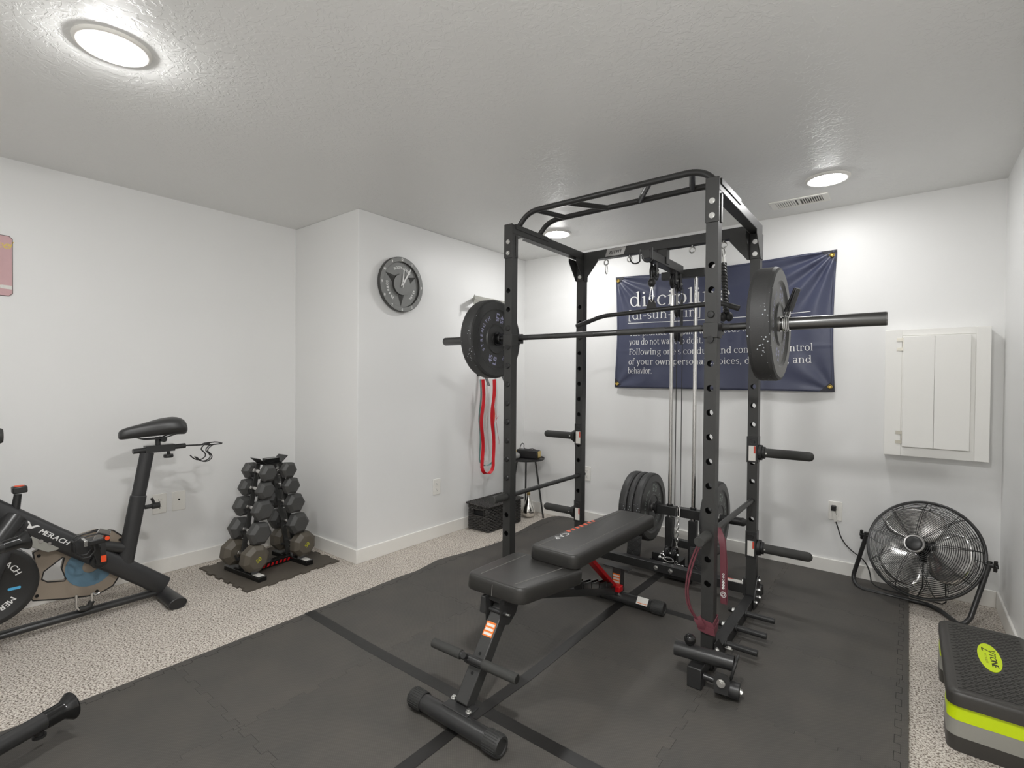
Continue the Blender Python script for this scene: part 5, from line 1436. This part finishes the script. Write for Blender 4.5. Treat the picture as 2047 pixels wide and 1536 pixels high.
band('resistance_band', 'coral band hanging folded between the strands of the red one', [(hx-.004,3.205+.008*sin(i*.55),1.205-.42*i/20) for i in range(21)], .016, .003, M['orangeband'], (.5,.85,0))
tag(obj('cord', B().tube([(hx,3.225,1.205),(hx,3.228,1.0),(hx,3.238,.86)], .0022, 6).tube([(hx,3.262,.895),(hx,3.232,.865),(hx,3.25,.78),(hx,3.275,.68),(hx,3.272,.655)], .0018, 6), M['pinkstr']), 'thin pink cord with a knot hanging beside the loop bands', 'cord')
tag(obj('cord', B().tube([(hx-.02,3.13,1.2),(hx-.02,3.125,.80),(hx-.02,3.10,.66),(hx-.02,3.095,.58),(hx-.02,3.12,.525),(hx-.02,3.16,.53),(hx-.02,3.175,.60),(hx-.02,3.15,.80),(hx-.02,3.14,1.2)], .0016, 6), M['whitestr']), 'thin pale cord looped behind the red loop band', 'cord')

# ------------------------------------------------------------------ floor fan
FC = V((.070,3.47,.322)); fy, ft, FR = radians(-20), radians(24), .255
fa = V((cos(fy),sin(fy),0)); fh = V((fa.y,-fa.x,0)); fn = fh*cos(ft)+V((0,0,1))*sin(ft)
fan = thing('floor_fan', 'black round floor fan with shiny blades tilted up in the back right corner', 'fan', (FC.x,FC.y,0))
FM = Mx.Translation((-FC.x,-FC.y,0)) @ axisM(FC, fn, fa)
FI2 = Mx.Translation((-FC.x,-FC.y,0))
def dome(r, h, p=.62): return h*max(0,1-(r/FR)**2)**p
fg = B(FM); n = 26
for k in range(n):
    r = .050+(FR-.006-.050)*k/(n-1); fg.torus((0,0,dome(r,.115)), r, .0015, n=64, k=5)
for k in range(9):
    for off in (-.03, .03):
        a0 = 2*pi*k/9+.2; pts = []
        for j in range(13):
            r = .044+(FR-.044)*j/12; a = a0+off*(1-j/12)*2; pts.append((r*cos(a),r*sin(a),dome(r,.115)-.002))
        fg.tube(pts, .0016, 5)
gr = obj('front_grille', fg, M['wire'], fan)
rg = B(FM)
for k in range(17):
    r = .07+(FR-.008-.07)*k/16; rg.torus((0,0,-dome(r,.10)), r, .00125, n=64, k=5)
for k in range(12):
    a = 2*pi*k/12; rg.tube([((.06+(FR-.06)*j/10)*cos(a+.12*sin(j/3.2)),(.06+(FR-.06)*j/10)*sin(a+.12*sin(j/3.2)),-dome(.06+(FR-.06)*j/10,.10)-.002) for j in range(11)], .0018, 5)
obj('rear_grille', rg, M['wire'], fan)
obj('cage_rim', B(FM).torus((0,0,0), FR, .0075, n=72, k=10), M['tubeblk'], fan)
hb = B(FM); hb.lathe([(0,.128),(.028,.126),(.036,.122),(.038,.118)][::-1], n=36, close=False); h_ = obj('hub_badge', hb, M['rackd'], fan, ang=60)
obj('badge_ring', B(FM).ring([(.038,.114),(.045,.113),(.047,.118),(.044,.122),(.038,.121)], n=40), M['steel'], h_)
obj('motor', B(FM).lathe([(0,-.115),(.048,-.112),(.062,-.095),(.066,-.06),(.066,-.02),(.055,-.012),(.03,-.01),(.03,.035),(.0,.04)], n=36, close=False), M['gloss_blk'], fan)
for a0 in (100, 220, 340):
    bl = B(FM @ Mx.Rotation(radians(a0), 4, 'Z')); vs = []; nr, na = 12, 12
    for i in range(nr+1):
        u = i/nr; r = .035+.185*u; half = radians(16+46*sin(pi*min(1,u*.62+.18))*(1-.25*u))
        for j in range(na+1):
            w = j/na*2-1; a = half*w+.25*u; rr = r*(1-.06*w*w*u); vs.append((rr*cos(a), rr*sin(a), .012+.045*w*(.35+.4*u)+.01*(1-w*w)))
    bl.add(vs, [(i*(na+1)+j,(i+1)*(na+1)+j,(i+1)*(na+1)+j+1,i*(na+1)+j+1) for i in range(nr) for j in range(na)])
    o = obj('blade', bl, M['alu'], fan, ang=180); md = o.modifiers.new('sheet','SOLIDIFY'); md.thickness = .0014
    obj('rivets', B(FM @ Mx.Rotation(radians(a0), 4, 'Z')).ball((.05,.008,.024),.005,n=10,k=6).ball((.058,-.012,.018),.005,n=10,k=6), M['chrome'], o)
pl, pr = FC-fa*(FR+.012), FC+fa*(FR+.012)
st = [tuple(pl+V((.0,.0,.02))), tuple(pl), (-.222,3.600,.15)]+arc_pts((-.238,3.612,.085),(-.258,3.612,.014),(-.19,3.535,.014),9)+[(-.05,3.53,.014),(.06,3.525,.014)]+arc_pts((.09,3.52,.014),(.13,3.50,.014),(.165,3.43,.014),6)+arc_pts((.20,3.35,.014),(.225,3.29,.014),(.255,3.335,.06),7)+[tuple(pr), tuple(pr+V((.003,.003,.02)))]
obj('stand_tube', B(FI2).tube(st, .0115, 14), M['tubeblk'], fan)
obj('rear_foot', B(FI2).tube([(.15,3.50,.26),(.168,3.575,.2),(.175,3.60,.02),(.16,3.60,.006),(.03,3.615,.006)], .0035, 8), M['wire'], fan)
for p, s in ((pl,-1),(pr,1)):
    kb = B(FI2); kb.cyl(p-fa*.012*s, p+fa*.022*s, .011, n=16); kb.beam(p+fa*.024*s+V((0,-.01,.028)), p+fa*.024*s+V((0,.01,-.028)), .012, .014, up=fa); kb.beam(p+fa*.028*s-V((.0,.02,.0)), p+fa*.028*s+V((0,.02,.012)), .012, .012, up=fa)
    obj('tilt_knob', kb, M['plastic_blk'], fan, bevel=.002)
cd = B(FI2).tube([(-.345,3.715,.338),(-.333,3.712,.30)]+arc_pts((-.325,3.71,.27),(-.30,3.70,.20),(-.235,3.69,.165),8)+arc_pts((-.21,3.685,.15),(-.175,3.68,.12),(-.165,3.66,.07),6)+arc_pts((-.16,3.65,.04),(-.15,3.62,.018),(-.10,3.60,.018),6)+[(.0,3.585,.018),(.05,3.56,.02),(.075,3.54,.10),(.075,3.55,.25)], .0034, 8)
co = obj('power_cord', cd, M['rubberd'], fan)
obj('plug', B(FI2).box((-.372,3.70,.405),(-.345,3.7355,.437)), M['plastic_blk'], co, bevel=.004)
obj('cord_tag', B(FI2).beam((-.360,3.706,.405),(-.346,3.708,.340),.016,.004,up=(0,1,0)), M['label'], co)

# ------------------------------------------------------------------ step platform
SX0, SX1, SY0, SY1 = .114, .384, 2.20, 2.845
stp = thing('step_platform', 'black aerobic step with lime and grey risers on the carpet at the right edge', 'step platform', ((SX0+SX1)/2,(SY0+SY1)/2,0))
w, l = (SX1-SX0)/2, (SY1-SY0)/2
def rrect(w, l, r, n=6):
    out = []
    for cx, cy, a0 in ((w-r,l-r,0),(-w+r,l-r,90),(-w+r,-l+r,180),(w-r,-l+r,270)):
        for k in range(n+1): a = radians(a0+90*k/n); out.append((cx+r*cos(a), cy+r*sin(a)))
    return out
def stack(layers, n=6):
    b = B(); vs = []; N = None
    for w_, l_, r_, z, oy in layers:
        p = rrect(w_, l_, r_, n); N = len(p); vs += [(x,y+oy,z) for x, y in p]
    k = len(layers)
    return b.add(vs, [tuple(range(N-1,-1,-1)), tuple((k-1)*N+j for j in range(N))]+[(i*N+j,i*N+(j+1)%N,(i+1)*N+(j+1)%N,(i+1)*N+j) for i in range(k-1) for j in range(N)])
top = obj('platform', stack([(w,l,.035,.152,0),(w,l,.035,.185,0),(w-.003,l-.003,.034,.194,0),(w-.010,l-.010,.03,.1995,0),(w-.022,l-.022,.02,.2005,0),(w-.026,l-.026,.018,.1985,0)]), M['stepblk'], stp, ang=50)
tr = B()
for i in range(44):
    for j in range(9):
        x = -w+.04+(2*w-.08)*(j+.5*(i % 2))/8.5; y = -l+.04+(2*l-.08)*i/43
        if x > w-.035: continue
        if ((x/.034)**2+((y-.03)/.13)**2) < 1.1: continue
        s = .010; tr.beam((x-s,y-.003,.1987),(x+s,y+.003,.1987),.0018,.0012)
obj('tread_pattern', tr, M['rubberd'], top)
OV = Mx.Translation((0,.032,.1986)); el = [(.0325*cos(2*pi*k/48), .122*sin(2*pi*k/48)) for k in range(48)]
ov = obj('lime_emblem', B().prism(el, OV, .0012), M['lime'], top)
TF = Mx.Translation((0,.032,.2000)) @ frameM((0,0,0),(0,-1,0),(1,0,0))
lt = text(B(), 'TONE', .026, TF @ Mx.Translation((.022,.0005,0)), 'c', gap=.06, shear=.2, bold=.045, sx=1.75)
text(lt, 'FITNESS', .0085, TF @ Mx.Translation((.016,-.0135,0)), 'c', gap=.35, shear=.1, sx=2.0)
lt.add([TF @ V(p) for p in ((-.078,-.017,0),(-.07,-.017,0),(-.05,.002,0),(-.03,.02,0),(-.038,.02,0),(-.055,.004,0))], [(0,1,2,3,4,5)]); lt.add([TF @ V(p) for p in ((-.045,-.014,0),(-.05,-.018,0),(-.078,-.017,0),(-.078,-.014,0))], [(0,1,2,3)]); lt.add([TF @ V(p) for p in ((-.062,.006,0),(-.056,.004,0),(-.058,.02,0),(-.066,.02,0))], [(0,1,2,3)])
obj('lettering', lt, M['kprint'], ov)
for s, nmx in ((-1,'riser'),(1,'riser')):
    oy = s*(l-.095); rl = .088; rwid = w-.001
    a = obj('riser', stack([(rwid,rl,.035,0,oy),(rwid,rl,.035,.0495,oy)]), M['stepblk'], stp)
    obj('grey_band', stack([(rwid+.0006,rl+.0006,.035,.0502,oy),(rwid-.001,rl-.001,.035,.1015,oy)]), M['greyplas'], a)
    obj('lime_band', stack([(rwid-.0005,rl-.0005,.035,.1022,oy),(rwid-.003,rl-.003,.035,.1518,oy)]), M['lime'], a)

# ------------------------------------------------------------------ camera and picture settings
cam = bpy.data.cameras.new('camera'); co_ = bpy.data.objects.new('camera', cam); COL.objects.link(co_)
yaw, pitch, roll = -.66781225, -.01233156, .00848699
fwd = V((sin(yaw)*cos(pitch), cos(yaw)*cos(pitch), sin(pitch))); r0 = V((cos(yaw),-sin(yaw),0)); u0 = r0.cross(fwd)
rt = r0*cos(roll)+u0*sin(roll); upv = -r0*sin(roll)+u0*cos(roll)
co_.matrix_world = Mx(((rt.x,upv.x,-fwd.x,0),(rt.y,upv.y,-fwd.y,0),(rt.z,upv.z,-fwd.z,1.2198),(0,0,0,1)))
cam.sensor_fit = 'HORIZONTAL'; cam.sensor_width = 36; cam.lens = 36*1005.865/2047; cam.clip_start = .02
scene.camera = co_
wd = bpy.data.worlds.new('world'); scene.world = wd; wd.use_nodes = True; wd.node_tree.nodes['Background'].inputs[0].default_value = (.05,.05,.05,1)
scene.view_settings.view_transform = 'Standard'; scene.view_settings.look = 'None'; scene.view_settings.gamma = 1; scene.view_settings.use_curve_mapping = False
scene.view_settings.exposure = 2.45
scene.cycles.max_bounces = 10; scene.cycles.diffuse_bounces = 6; scene.cycles.glossy_bounces = 4; scene.cycles.use_denoising = True
scene.cycles.sample_clamp_indirect = 6
